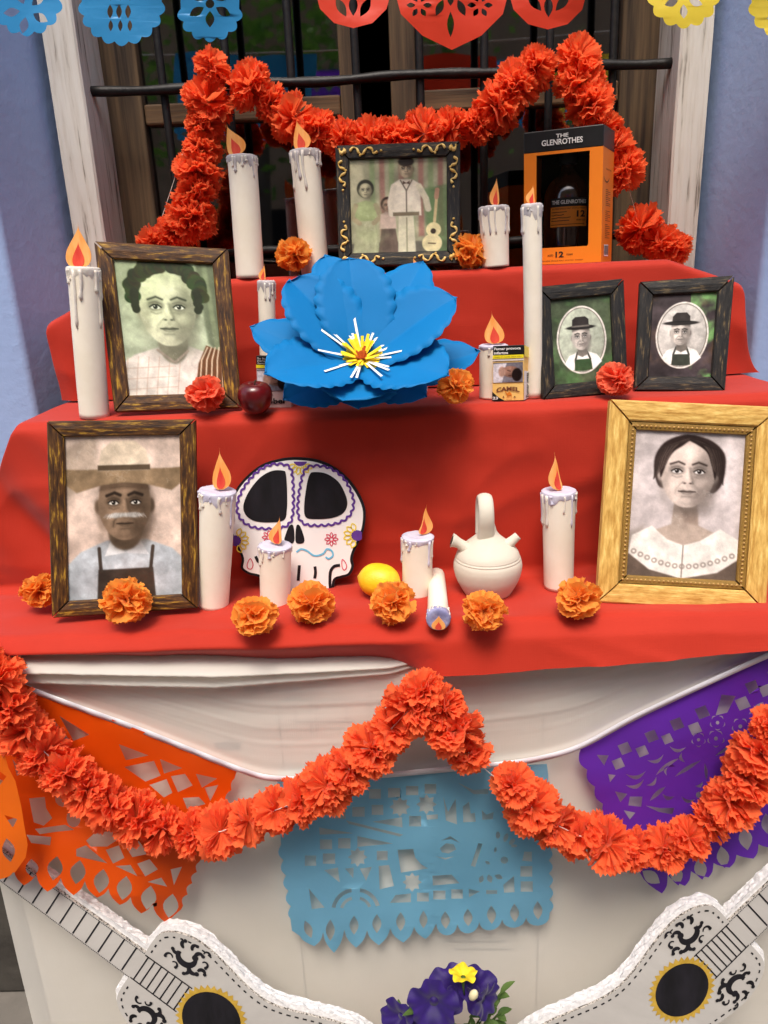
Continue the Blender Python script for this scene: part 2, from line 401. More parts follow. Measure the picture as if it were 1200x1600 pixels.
b2 = rowz(Y3+.03, (-.67,-.655,-.60,.61,.655,.685), (Z1+.02, Z1+.17, Z2, Z2, Z1+.17, Z1+.02))
c = MB()
rows = blend_rows(hem, front, 6)+blend_rows(front, edge1, 3)+blend_rows(edge1, j1, 10)+blend_rows(j1, j1b, 2)+blend_rows(j1b, e2, 24)+blend_rows(e2, e2b, 3)+blend_rows(e2b, b2, 12)+[b2]
def fold(p, i):
    n = noise.noise; d = V((0,0,0)); r = i/len(rows)
    rid = lambda a, b, c: (1-abs(n(V((a, b, c)))))**7
    riser = Z1+.015 < p.z < Z2-.02 and p.y < Y2+.02
    if riser:
        t = (Z2-p.z)/(Z2-Z1); s = math.sin(math.pi*min(1, max(0, t)))
        lf = max(0, min(1, (-.25-p.x)/.3)); 
        rf = max(0, min(1, (p.x-.35)/.25))
        d.y -= s*(.009*n(V((p.x*5, 1.3, p.z*3)))+.006*n(V((p.x*14+p.z*7, 7, p.z*4)))+.0055*rid(p.x*3.3+p.z*6, 9, p.z*9-p.x*2)+.0035*rid(p.x*9-p.z*7, 4, p.z*7) + (lf+.5*rf)*.030*n(V((p.x*13+p.z*9, 2, p.z*5))))
    elif p.z < Z1-.005:
        t = (Z1-p.z)/.07; d.y -= t*(.002+.009*n(V((p.x*8, 3, 1)))+.005*n(V((p.x*23, 9, 2)))+.004*rid(p.x*5, 2, p.z*22+p.x*3)); d.z += .003*t*n(V((p.x*6,1,5)))
    elif p.z <= Z1+.01: d.z += .0030*n(V((p.x*5, p.y*9, 4)))+.0024*n(V((p.x*13, p.y*18, 8)))+.0034*rid(p.x*4+p.y*9, p.y*12-p.x*3, 2)
    elif p.z >= Z2-.02: d.z += .0016*n(V((p.x*7, p.y*10, 3)))
    else: d.x += .012*n(V((p.x*9, p.y*12, p.z*9)))
    return p+d
c.grid([[fold(q, i) for q in r] for i, r in enumerate(rows)])
e3c = [(-.605, Y3+.004, Z2+.004), (-.60, Y3+.002, Z2+.13), (-.475, Y3, Z3-.008), (.462, Y3, Z3-.008), (.585, Y3+.004, Z3-.052), (.622, Y3+.008, Z2+.004)]
b3 = polyrow([(-.58, Y3-.002, Z2+.003), (-.56, Y3-.002, Z2+.003), (-.47, Y3-.002, Z2+.003), (.47, Y3-.002, Z2+.003), (.60, Y3, Z2+.003), (.635, Y3+.002, Z2+.003)], SEG)
e3 = polyrow(e3c, SEG); e3b = [q+V((0,.012,.008)) for q in e3]
k3 = polyrow([(-.61, YJ-.005, Z2+.004), (-.60, YJ-.005, Z2+.13), (-.475, YJ-.005, Z3), (.468, YJ-.005, Z3), (.588, YJ-.005, Z3-.045), (.622, YJ-.005, Z2+.004)], SEG)
rows3 = blend_rows(b3, e3, 16)+blend_rows(e3, e3b, 3)+blend_rows(e3b, k3, 8)+[k3]
def fold3(p):
    n = noise.noise; t = max(0, min(1, (Z3-p.z)/.2)); s = math.sin(math.pi*t); side = max(0, min(1, (abs(p.x)-.46)/.12))
    return p+V((side*.012*n(V((p.z*9,4,p.x*4))), -s*(.007*n(V((p.x*6,5,p.z*4)))+.003*n(V((p.x*15,5,p.z*9)))+.0055*(1-abs(n(V((p.x*4+p.z*7,3,p.z*9)))))**7) - .0025*math.exp(-((p.z-(Z2+.112))/.004)**2)*(1-side) + side*.016*n(V((p.x*16,p.z*9,2))), .002*n(V((p.x*4,p.y*8,7)))))
c.grid([[fold3(q) for q in r] for r in rows3])
cl = c.build('red_tablecloth', m_red, smooth=True, loc=(0, Y1, Z1), subsurf=1)
tag(cl, 'plain red cloth draped over the three steps of the altar', 'tablecloth')
st = thing('altar_steps', (0, Y1, 0), 'stepped table base hidden under the red and white cloths', 'table')
mb = MB(); mb.box((-.64, Y1+.03, .02), (.66, 1.33, Z1-.012)); mb.build('table_box', m_woodr, st)
mb = MB(); xs_ = (-.655, at(436,1130,Y1+.012).x, .20, .69)
for a_, b_ in zip(xs_[:-1], xs_[1:]): mb = MB(); mb.box((a_+.0015, Y1+.013, .04), (b_-.0015, Y1+.028, Z1-.02)); mb.build('carton', m_carton, st)
cpt = lambda x, y: at(x, y, Y1+.0115)
mb = MB()
for x0_, y0_, x1_, y1_ in ((380,1068,384,1082),(386,1068,388,1082),(390,1068,393,1082),(395,1068,397,1082),(399,1068,404,1082),(335,1160,376,1172),(484,1066,486,1146),(494,1066,496,1146),(436,1093,640,1095),(576,1066,578,1120),(590,1066,592,1120),(460,1104,462,1128),(460,1127,550,1129),(540,1104,542,1129),(640,1380,700,1383),(650,1392,760,1395),(700,1470,790,1473),(710,1482,800,1485),(1000,1090,1120,1093),(980,1104,1080,1107)):
    mb.add([cpt(x0_,y0_), cpt(x1_,y0_), cpt(x1_,y1_), cpt(x0_,y1_)], [(0,1,2,3)])
put_text(mb, 'D', cpt, 420, 1077, 12, 14, bold=.02); put_text(mb, '25', cpt, 352, 1075, 18, 11, bold=.02)
mb.build('carton_print', m_cprint, st)
mb = MB(); mb.add([cpt(447,1076), cpt(470,1076), cpt(470,1094), cpt(447,1094)], [(0,1,2,3)]); mb.build('carton_patch', m_cblue, st)
mb = MB(); mb.box((-.57, Y2+.03, Z1-.01), (.58, 1.33, Z2-.015)); mb.build('middle_step', m_woodr, st)
mb = MB(); mb.box((-.44, Y3+.03, Z2-.01), (.43, YJ-.02, Z3-.02)); mb.build('top_step', m_woodr, st)

# ---------------------------------------------------------------- white front cloth with its gathered swag
wt = thing('white_tablecloth', (0, Y1, 0), 'white cotton cloth stretched down the front of the altar table', 'tablecloth')
tape = spline([(-60,1035), (0,1053), (50,1078), (130,1108), (220,1141), (300,1173), (373,1202), (425,1216), (500,1216), (600,1211), (700,1202), (768,1196), (840,1186), (907,1166), (990,1122), (1090,1074), (1200,1024), (1290,985)], 8)
Lt = at(22,1480,Y1).x
for s_, xx in ((0, Lt), (1, .70)):
    side = [[(xx+.006*noise.noise(V((y*9,s_,z*3))), y, z) for y in [Y1+.004+.02*k for k in range(20)]] for z in [1.10-1.08*i/30 for i in range(31)]]
    MB().grid(side).build('side_drape', m_white, wt, smooth=True)
N = 150
tp = [at(a, b, Y1-.012) for a, b in tape]
def tz(X):
    for a, b in zip(tp[:-1], tp[1:]):
        if a.x <= X <= b.x: return a.z+(b.z-a.z)*(X-a.x)/(b.x-a.x)
    return tp[0].z if X < tp[0].x else tp[-1].z
rows = []
for i in range(70):
    r = []
    for k in range(131):
        x = Lt+(.70-Lt)*k/130; n = noise.noise; zt_ = min(1.09, tz(x)+.012); z = zt_-(zt_-.02)*i/69
        r.append((x, Y1+.004+.004*n(V((x*3,1,z*2)))+.0022*n(V((x*11,4,z*5)))-.003*math.exp(-((k-0)/4)**2), z))
    rows.append(r)
MB().grid(rows).build('front_drape', m_white, wt, smooth=True)
rows = []
for j in range(111):
    t = (j/110)**1.35; r = []
    for k in range(N+1):
        X = Lt+(.70-Lt)*k/N; top = hemz(max(-.60, min(.62, X)))+.03; lo = min(tz(X), top-.012)
        u = (X-Lt)/(.70-Lt); z = top+(lo-top)*t
        left = max(0, 1-u/.55); right = max(0, (u-.72)/.28)
        h = 0
        # gathers fanning out of the upper left corner, fading to the right
        a = (top-z)/(.016+.10*u)
        h += .0058*left**.6*math.exp(-a*1.25)*(1+math.sin(a*5.2+2.2*noise.noise(V((X*4,0,1)))))*.6
        h += .0030*math.exp(-(t-.5)**2*9)*(1+noise.noise(V((X*2.2, 5, t*9+X*3))))*.45
        h += .0011*(noise.noise(V((X*3+t*1.3, 2, t*11))))*(.25+.75*min(1, (1-t)*2))*.8
        h += .0022*right*(1+math.sin(t*11+X*4+3*noise.noise(V((X*5,t*3,1)))))*.4
        h += .0006*noise.noise(V((X*6+t*4, 3, t*26)))*min(1, (1-t)*3)
        h += .004*math.exp(-((1-t)/.03)**2)
        roll = lb(X)*min(1, max(0, (.06-X)/.45)+.25); z0_ = (top-.024-z)/(.004+.019*roll)
        if roll > .02 and 0 <= z0_ < 2.0: h += roll*.034*(abs(math.sin(math.pi*min(1, z0_))) if z0_ < 1 else .72*abs(math.sin(math.pi*(z0_-1)**.8)))
        below = (top-.022-z)/.004; h = h*max(0, min(1, below)) - .014*max(0, min(1, 1-below))
        r.append((X, Y1-.004-h, z))
    rows.append(r)
MB().grid(rows).build('gathered_swag', m_white, wt, smooth=True)
# ---------------------------------------------------------------- crepe paper flowers and garlands
def crepe(name, a, b):
    m = mat(name, a, .75, b, (1.1,1.1,1), 3, .3, .7, coord='UV', trans=.5, spec=.12, sheen=.1)
    nt = m.node_tree; b_ = nt.nodes['Principled BSDF']; uv = nt.nodes.new('ShaderNodeTexCoord'); mp = nt.nodes.new('ShaderNodeMapping'); mp.inputs['Scale'].default_value = (42, 1.5, 1)
    n = nt.nodes.new('ShaderNodeTexNoise'); n.inputs['Scale'].default_value = 1; n.inputs['Detail'].default_value = 2
    bp = nt.nodes.new('ShaderNodeBump'); bp.inputs['Strength'].default_value = .6; bp.inputs['Distance'].default_value = .0012
    nt.links.new(uv.outputs['UV'], mp.inputs[0]); nt.links.new(mp.outputs[0], n.inputs[0]); nt.links.new(n.outputs[0], bp.inputs['Height']); nt.links.new(bp.outputs[0], b_.inputs['Normal'])
    return m
m_coral = crepe('coral_crepe_paper', (255,114,60), (255,132,80))
m_orange = crepe('orange_crepe_paper', (255,166,64), (255,184,88))
m_coral2 = crepe('coral_red_crepe_paper', (255,124,88), (255,140,104))
def pom(name, R, material, seed, n=64, mode='ball', squash=1.0, wide=1.0):
    rng = random.Random(seed); mb = MB()
    for i in range(n):
        if mode == 'ring':       # threaded: petals stand out all round the thread (z axis)
            az = rng.uniform(0, 2*math.pi); pol = rng.gauss(0, .62)
            d = V((math.cos(az)*math.cos(pol), math.sin(az)*math.cos(pol), math.sin(pol)))
            t = V((0,0,1)).cross(d).normalized(); spin = rng.gauss(0, .65)
        else:
            zz = 1-2*(i+.5)/n; az = i*2.39996+rng.uniform(-.3,.3); rr = math.sqrt(1-zz*zz)
            d = V((rr*math.cos(az), rr*math.sin(az), zz)); d = (d+V((rng.gauss(0,.15),)*3)).normalized()
            t = d.orthogonal().normalized(); spin = rng.uniform(0, 6.28)
        a = Matrix.Rotation(spin, 3, d) @ t; b = d.cross(a)
        L = R*rng.uniform(.80, 1.06); w = rng.uniform(.34, .74)*wide; nf = rng.uniform(1.2, 3.0); ph = rng.uniform(0, 6.28); am = rng.uniform(.05, .15); curl = rng.uniform(-.3, .3); bend = rng.uniform(-.25, .25)
        NU = 15; rows = []
        for v in (.02, .42, .66, .86, 1.0):
            r = []
            for k in range(NU):
                u = -1+2*k/(NU-1); ang = u*w*(.55+.45*v)
                zig = (.05 if k % 2 else -.035)*(.6 if wide > 1 else 1)*(v == 1.0) + rng.uniform(-.02,.02)*(v > .8)
                rad = L*(v+zig-.10*u*u*v)
                off = L*(am*v**1.2*math.sin(nf*math.pi*u+ph)+.02*v*math.sin(7.3*u+ph*2)+curl*v*v*.55)
                q = d*(rad*math.cos(ang)) + a*(rad*math.sin(ang)+bend*L*v*v*.4) + b*off
                r.append((q.x, q.y, q.z*squash))
            rows.append(r)
        mb.grid(rows, 0, uv=True)
    me_o = mb.build(name, material, smooth=True); me = me_o.data; COL.objects.unlink(me_o); bpy.data.objects.remove(me_o)
    return me
ring_meshes = [pom('paper_flower', .0415, m_coral, 100+i, 60, 'ring') for i in range(9)]
ball_orange = [pom('paper_flower', .043, m_orange, 200+i, 50, 'ball', .9, 1.45) for i in range(5)]
ball_coral = [pom('paper_flower', .041, m_coral2, 300+i, 46, 'ball', .9, 1.45) for i in range(2)]
m_thread = mat('white_thread', (226,220,210), .7)
def garland(label, chains, Y, thread=None, sc=1.0):
    """chains: lists of pixel centres; each flower hangs on the thread at its own place"""
    allp = [at(x, y, Y) for ch in chains for x, y, *_ in ch]
    g = thing('paper_flower_garland', allp[0], label, 'garland', 'paper flower garlands')
    rng = random.Random(len(allp)); k = 0
    for ch in chains:
        P = [at(c_[0], c_[1], Y+rng.uniform(-.004,.004)) for c_ in ch]
        for i, p in enumerate(P):
            t = (P[min(i+1, len(P)-1)]-P[max(i-1, 0)])
            if t.length < 1e-5: t = V((.4,0,.9))
            t = (t.normalized()+V((rng.gauss(0,.30), rng.gauss(0,.30), rng.gauss(0,.30)))).normalized()
            f = bpy.data.objects.new('paper_flower', ring_meshes[k % 9]); COL.objects.link(f); f.parent = g; k += 1
            q = V((0,0,1)).rotation_difference(t) @ Matrix.Rotation(rng.uniform(0, 6.28), 3, 'Z').to_quaternion()
            s = sc*rng.uniform(.86, 1.16)*(ch[i][2] if len(ch[i]) > 2 else 1)
            f.matrix_local = Matrix.Translation(p-V(g.location)) @ q.to_matrix().to_4x4() @ Matrix.Diagonal((s, s, s*.95, 1))
    tb = MB(); tb.tube(allp if thread is None else [at(x, y, Y) for x, y in thread], .0006, 5); tb.build('thread', m_thread, g)
    return g
def walk(pts, step):
    s = spline(pts, 30); out = [s[0]]; acc = 0
    for a, b in zip(s[:-1], s[1:]):
        acc += math.hypot(b[0]-a[0], b[1]-a[1])
        if acc >= step: out.append(b); acc = 0
    return out
YGL = .885
left_low = walk([(-42,1040), (2,1076), (30,1132), (92,1196), (155,1246), (240,1290), (330,1302), (420,1270), (490,1240), (548,1200), (610,1140), (655,1092)], 43)
peak = walk([(660,1080), (690,1105), (720,1160), (744,1188)], 40)
garland('coral paper flower garland rising from the left edge to a peak above the blue flag', [left_low[:4], left_low[4:], peak], YGL, sc=.90)
right_low = walk([(803,1228), (838,1268), (890,1300), (950,1318), (1010,1328), (1075,1310), (1125,1270), (1160,1225), (1190,1175), (1225,1110)], 43)
garland('coral paper flower garland swagging up to the right in front of the purple flag', [right_low], YGL, thread=[(744,1190), (770,1212)]+right_low, sc=.91)
up_a = [(330,103,.92)]
up_b = walk([(325,160), (320,205), (312,255), (308,300), (300,345)], 36)+[(302,338), (272,362), (240,380)]
up_c = walk([(390,135), (425,162), (465,190), (510,212), (575,222), (640,212), (700,204), (745,195), (785,160), (815,125), (850,100)], 42)
up_d = walk([(903,92), (905,135), (925,170), (945,210), (965,250), (985,285)], 38)
up_e = [(1000,358), (1030,378), (1048,392,.8)]
garland('coral paper flower garland hung across the iron window grille above the framed photographs', [up_a, up_b, up_c, up_d, up_e], 1.49, sc=1.02,
        thread=[(330,103), (345,140), (330,160)]+[(a[0], a[1]) for a in up_b[::-1]][::-1]+[(330,103), (352,140)]+[(a[0], a[1]) for a in up_c+up_d+up_e])
def loose(x, y, d, z, meshes, i, label, Yfix=None, flat=1.0):
    r = d/2/FOC
    c = on(x, y+d*.47, z) if Yfix is None else at(x, y, Yfix)
    p = at(x, y, c.y); rad = (at(x+d/2, y, c.y)-p).length
    if Yfix is None: p.z = z+rad*.9*flat
    me = meshes[i % len(meshes)]; R = max(v.co.length for v in list(me.vertices)[::7])
    o = bpy.data.objects.new('paper_pompom', me); COL.objects.link(o); o.location = p; s = rad/R*1.04; o.scale = (s, s, s*flat)
    o.rotation_euler = (.25*math.sin(i*1.3), .25*math.sin(i*2.7), i*2.1)
    tag(o, label, 'paper flower', 'loose paper pompom flowers'); return o
for args in [
    (62,922,62,Z1,ball_orange,0,'orange paper pompom half hidden behind the left edge of the hat man photograph', 1.012),
    (197,938,84,Z1,ball_orange,1,'orange paper pompom leaning on the lower rail of the hat man photograph', .955),
    (397,957,76,Z1,ball_orange,2,'orange paper pompom between the widest candle and the short candle before the skull', None),
    (485,938,76,Z1,ball_orange,3,'orange paper pompom below the chin of the skull cutout', None),
    (614,937,78,Z1,ball_orange,4,'orange paper pompom just below the yellow lemon', None),
    (756,950,74,Z1,ball_orange,5,'orange paper pompom in front of the white clay jug', None),
    (904,930,76,Z1,ball_orange,6,'orange paper pompom at the lower left corner of the gold frame', None),
    (459,397,64,Z3,ball_orange,7,'orange paper pompom at the foot of two tall candles on the top step', 1.325),
    (733,393,62,Z3,ball_orange,8,'orange paper pompom at the lower right corner of the scroll painted frame', 1.325),
    (712,604,64,Z2,ball_orange,9,'orange paper pompom resting against the blue paper flower', 1.062),
    (322,614,66,Z2,ball_coral,0,'coral paper pompom on the lower rail of the curly haired portrait beside the apple', 1.115),
    (963,592,62,Z2,ball_coral,1,'coral paper pompom between the two black framed oval portraits', 1.115)]:
    loose(*args[:7], Yfix=args[7])

# ---------------------------------------------------------------- paper candles
m_tube = mat('rolled_paper_candle', (234,224,204), .7, (242,234,218), (16,16,16), 6, .35, .7, bump=.3, bscale=(60,60,26), bdetail=6, spec=.25, bdist=.002)
m_wax = mat('cream_wax', (222,214,202), .38, (206,198,190), (50,50,50), 3, .4, .7, spec=.5, sss=.1)
m_lilac = mat('lilac_painted_wax', (188,184,204), .5, (212,208,220), (60,60,60), 5, .35, .65, bump=.3, bscale=(120,120,120))
m_grey = mat('grey_painted_wax', (172,164,166), .55, (206,200,198), (60,60,60), 5, .35, .65, bump=.3, bscale=(120,120,120))
m_lilacd = mat('blue_lilac_painted_wax', (134,134,176), .5, (168,168,200), (60,60,60), 5, .4, .7, bump=.3, bscale=(120,120,120))
m_flame = mat('orange_watercolour_card', (232,140,52), .8, (246,182,110), (90,90,22), 6, .3, .7)
m_core = mat('red_watercolour_card', (206,52,40), .8, (222,84,58), (110,110,30), 6, .35, .7)
def flame_shape(bx, by, tx, ty, w, bend=0, fat=.62, n=14):
    L = []; R = []; dx, dy = tx-bx, ty-by; l = math.hypot(dx, dy); nx, ny = -dy/l, dx/l
    for i in range(n+1):
        t = i/n; hw = w/2*math.sin(math.pi*min(1, (t**fat)*.985+.09))**(1.0 if t < .5 else 1.15) if t < 1 else 0
        b = bend*math.sin(math.pi*t)*.8 + bend*.5*math.sin(2*math.pi*t)
        cx, cy = bx+dx*t+nx*b, by+dy*t+ny*b
        L.append((cx+nx*hw, cy+ny*hw)); R.append((cx-nx*hw, cy-ny*hw))
    return L+R[::-1][1:]
def candle(label, base, top, wpx, z, flame, seed, Y=None, wtop=None, drips=9, wax=None, dl=1.0, lying=None, core=True, face=0.0):
    rng = random.Random(seed); wax = wax or m_lilac
    if lying: B, T = lying; r = wpx
    else:
        B = on(base[0], base[1]-wpx*.10, z) if Y is None else at(base[0], base[1], Y); B.z = z+.0005
        T = at(top[0], top[1], B.y); r = (at(base[0]+wpx/2, base[1], B.y)-at(base[0], base[1], B.y)).length
    rt = r*(wtop/wpx if wtop else 1); ax = (T-B); H = ax.length; ax.normalize()
    g = thing('paper_candle', B, label, 'candle', 'paper candles on the altar')
    q = V((0,0,1)).rotation_difference(ax); n = 36
    mb = MB(); rows = []
    N = 30
    for i in range(N+1):
        h = H*i/N; rr = r+(rt-r)*i/N
        rows.append([B+q @ V(((rr*(1+.012*noise.noise(V((math.cos(a)*1.5+seed, math.sin(a)*1.5, h*14)))) + (.00035 if ((a/(2*math.pi)+h*4.5+seed*.3) % 1) < .5 else 0))*math.cos(a), (rr*(1+.012*noise.noise(V((math.cos(a)*1.5+seed, math.sin(a)*1.5, h*14)))) + (.00035 if ((a/(2*math.pi)+h*4.5+seed*.3) % 1) < .5 else 0))*math.sin(a), h)) for a in [2*math.pi*j/n for j in range(n)]])
    mb.grid(rows, 0, True); o = len(mb.v); mb.f.append(tuple(range(n))); mb.m.append(0)
    mb.build('candle_tube', m_tube, g, smooth=True)
    # wax collar with a ragged lower edge
    mb = MB(); rows = []
    cd = min(.022, .14*H)
    drop = [cd*(.35+.65*abs(noise.noise(V((math.cos(a)*2.2, math.sin(a)*2.2, seed*3.1))))*1.6) for a in [2*math.pi*j/n for j in range(n)]]
    for f, ro in ((1, .0003), (.85, .0010), (.3, .0011), (0.0, .0014), (-.06, .0006)):
        rows.append([B+q @ V(((rt+ro)*math.cos(a), (rt+ro)*math.sin(a), H-drop[j]*f+.0012)) for j, a in enumerate([2*math.pi*j/n for j in range(n)])])
    for f, dz in ((.86, .0012), (.5, -.001), (.1, -.0012)):
        rows.append([B+q @ V((rt*f*math.cos(a), rt*f*math.sin(a), H+.002+dz+.001*noise.noise(V((math.cos(a)*3*f, math.sin(a)*3*f, seed))))) for a in [2*math.pi*j/n for j in range(n)]])
    mb.grid(rows, 0, True); mb.f.append(tuple(range(len(mb.v)-n, len(mb.v)))); mb.m.append(0)
    wcol = mb.build('wax_collar', wax, g, smooth=True)
    # drips, each a run of wax ending in a bead
    camdir = math.atan2(*(q.inverted() @ (CAMP-B)).yx)
    for k in range(drips):
        if rng.random() < .18: continue
        a = camdir+(-1.75+3.5*(k+.5)/drips)+rng.uniform(-.15,.15); l = rng.choice((.008,.012,.016,.024,.032,.045,.062))*dl*min(1, H/.14); pts = []; rad = []
        wv = rng.uniform(-.06,.06); w0 = rng.uniform(.0012,.0026)*min(1.1, r/.02+.1)
        for i in range(9):
            t = i/8; aa = a+wv*math.sin(t*5); rr = rt+(r-rt)*t*l/H+.0006
            pts.append(B+q @ V((rr*math.cos(aa), rr*math.sin(aa), H-.001-l*t))); rad.append(w0*(1.1-.45*t if t < .75 else (.85 if t < .95 else .5))*(1.45 if .8 < t < .95 else 1))
        MB().tube(pts, rad, 7).build('wax_drip', m_wax if k % 3 else wax, wcol, smooth=True)
    bx, by, tx, ty, w, bend = flame
    nrm = V((face, -1, .1)); 
    if lying:
        px_, py_ = proj(T+ax*.004); bx, by, tx, ty = px_, py_+15, px_+1, py_-9; P = Plane(T+ax*.008, ax)
    else: P = Plane(T+V((0, -.001, 0)), nrm)
    mb = MB(); mb.poly([flame_shape(bx, by, tx, ty, w, bend)], P); fl = mb.build('flame', m_flame, g, solid=.0011)
    if core:
        mb = MB(); cx, cy = bx+(tx-bx)*.60, by+(ty-by)*.60
        mb.poly([flame_shape(bx+(tx-bx)*.02, by+(ty-by)*.02, cx, cy, w*.46, bend*.4)], lambda x, y: P(x, y, .0011)); mb.build('flame_core', m_core, fl, solid=.0007)
    return g
candle('tall candle with a round oval flame standing left of the curly haired portrait', (146,641), (130,420), 44, Z2, (123,419,122,347,40,0), 1, Y=1.135, wtop=45, wax=m_wax, dl=1.35, drips=11)
candle('tall candle left of the scroll painted frame, its flame leaning left, farther from that frame', (391,428), (378,246), 43, Z3, (371,243,353,192,30,3), 2, Y=1.325, wax=m_grey)
candle('tall candle touching the left side of the scroll painted frame on the top step', (492,412), (476,237), 43, Z3, (471,234,463,184,27,3), 3, Y=1.37, wax=m_grey)
candle('stubby candle with a narrow flame between the scroll painted frame and the orange whisky box', (774,412), (771,325), 42, Z3, (774,322,776,275,15,-2), 4, Y=1.325, wax=m_grey, wtop=44, face=.3)
candle('thin and very tall candle in front of the orange whisky box', (834,621), (831,322), 26, Z2, (831,319,833,287,14,-3), 5, Y=1.15, wtop=28, wax=m_grey, dl=.6, drips=7)
candle('thin candle rising behind the left petals of the blue flower', (418,600), (416,441), 25, Z2, (411,438,413,412,11,-2), 6, Y=1.24, wax=m_grey, dl=.6, drips=6)
candle('thin candle hidden behind the blue flower with only its flame tip showing', (655,600), (651,432), 25, Z2, (652,430,645,400,12,3), 7, Y=1.24, wax=m_grey, dl=.6, drips=5, core=False)
candle('candle with a broad red hearted flame behind the open yellow cigarette pack', (770,629), (771,541), 42, Z2, (774,537,768,486,31,0), 8, Y=1.165, wax=m_lilac, dl=.9, drips=6)
candle('widest candle on the lowest step, between the hat man photograph and the skull cutout', (334,951), (340,768), 46, Z1, (345,765,343,700,29,2), 9, wtop=52, wax=m_lilac, dl=.8)
candle('short candle standing in front of the skull cutout', (430,946), (430,853), 46, Z1, (433,850,437,806,20,-4), 10, wtop=48, wax=m_lilac, dl=.7, face=-.4)
candle('short candle between the lemon and the white clay jug', (651,932), (653,839), 45, Z1, (658,835,667,788,18,6), 11, wtop=47, wax=m_lilac, face=.4)
candle('candle with a thin twisted flame between the white jug and the gold frame', (873,921), (873,768), 45, Z1, (874,766,866,707,19,-5), 12, wtop=49, wax=m_lilac, dl=1.1, face=.3)
lB = on(683,925,Z1+.013); lT = on(685,985,Z1+.016); lB.z = Z1+.0135; lT.z = Z1+.017
lB = V((at(683,908,1.06).x, 1.075, Z1+.0135)); lT = V((at(685,985,.92).x, .915, Z1+.0155))
candle('candle lying on its side with its flame end pointing towards the viewer', None, None, .0125, Z1, (686,996,686,975,22,0), 13, lying=(lB, lT), wtop=.0152, wax=m_lilacd, dl=.4, drips=12)
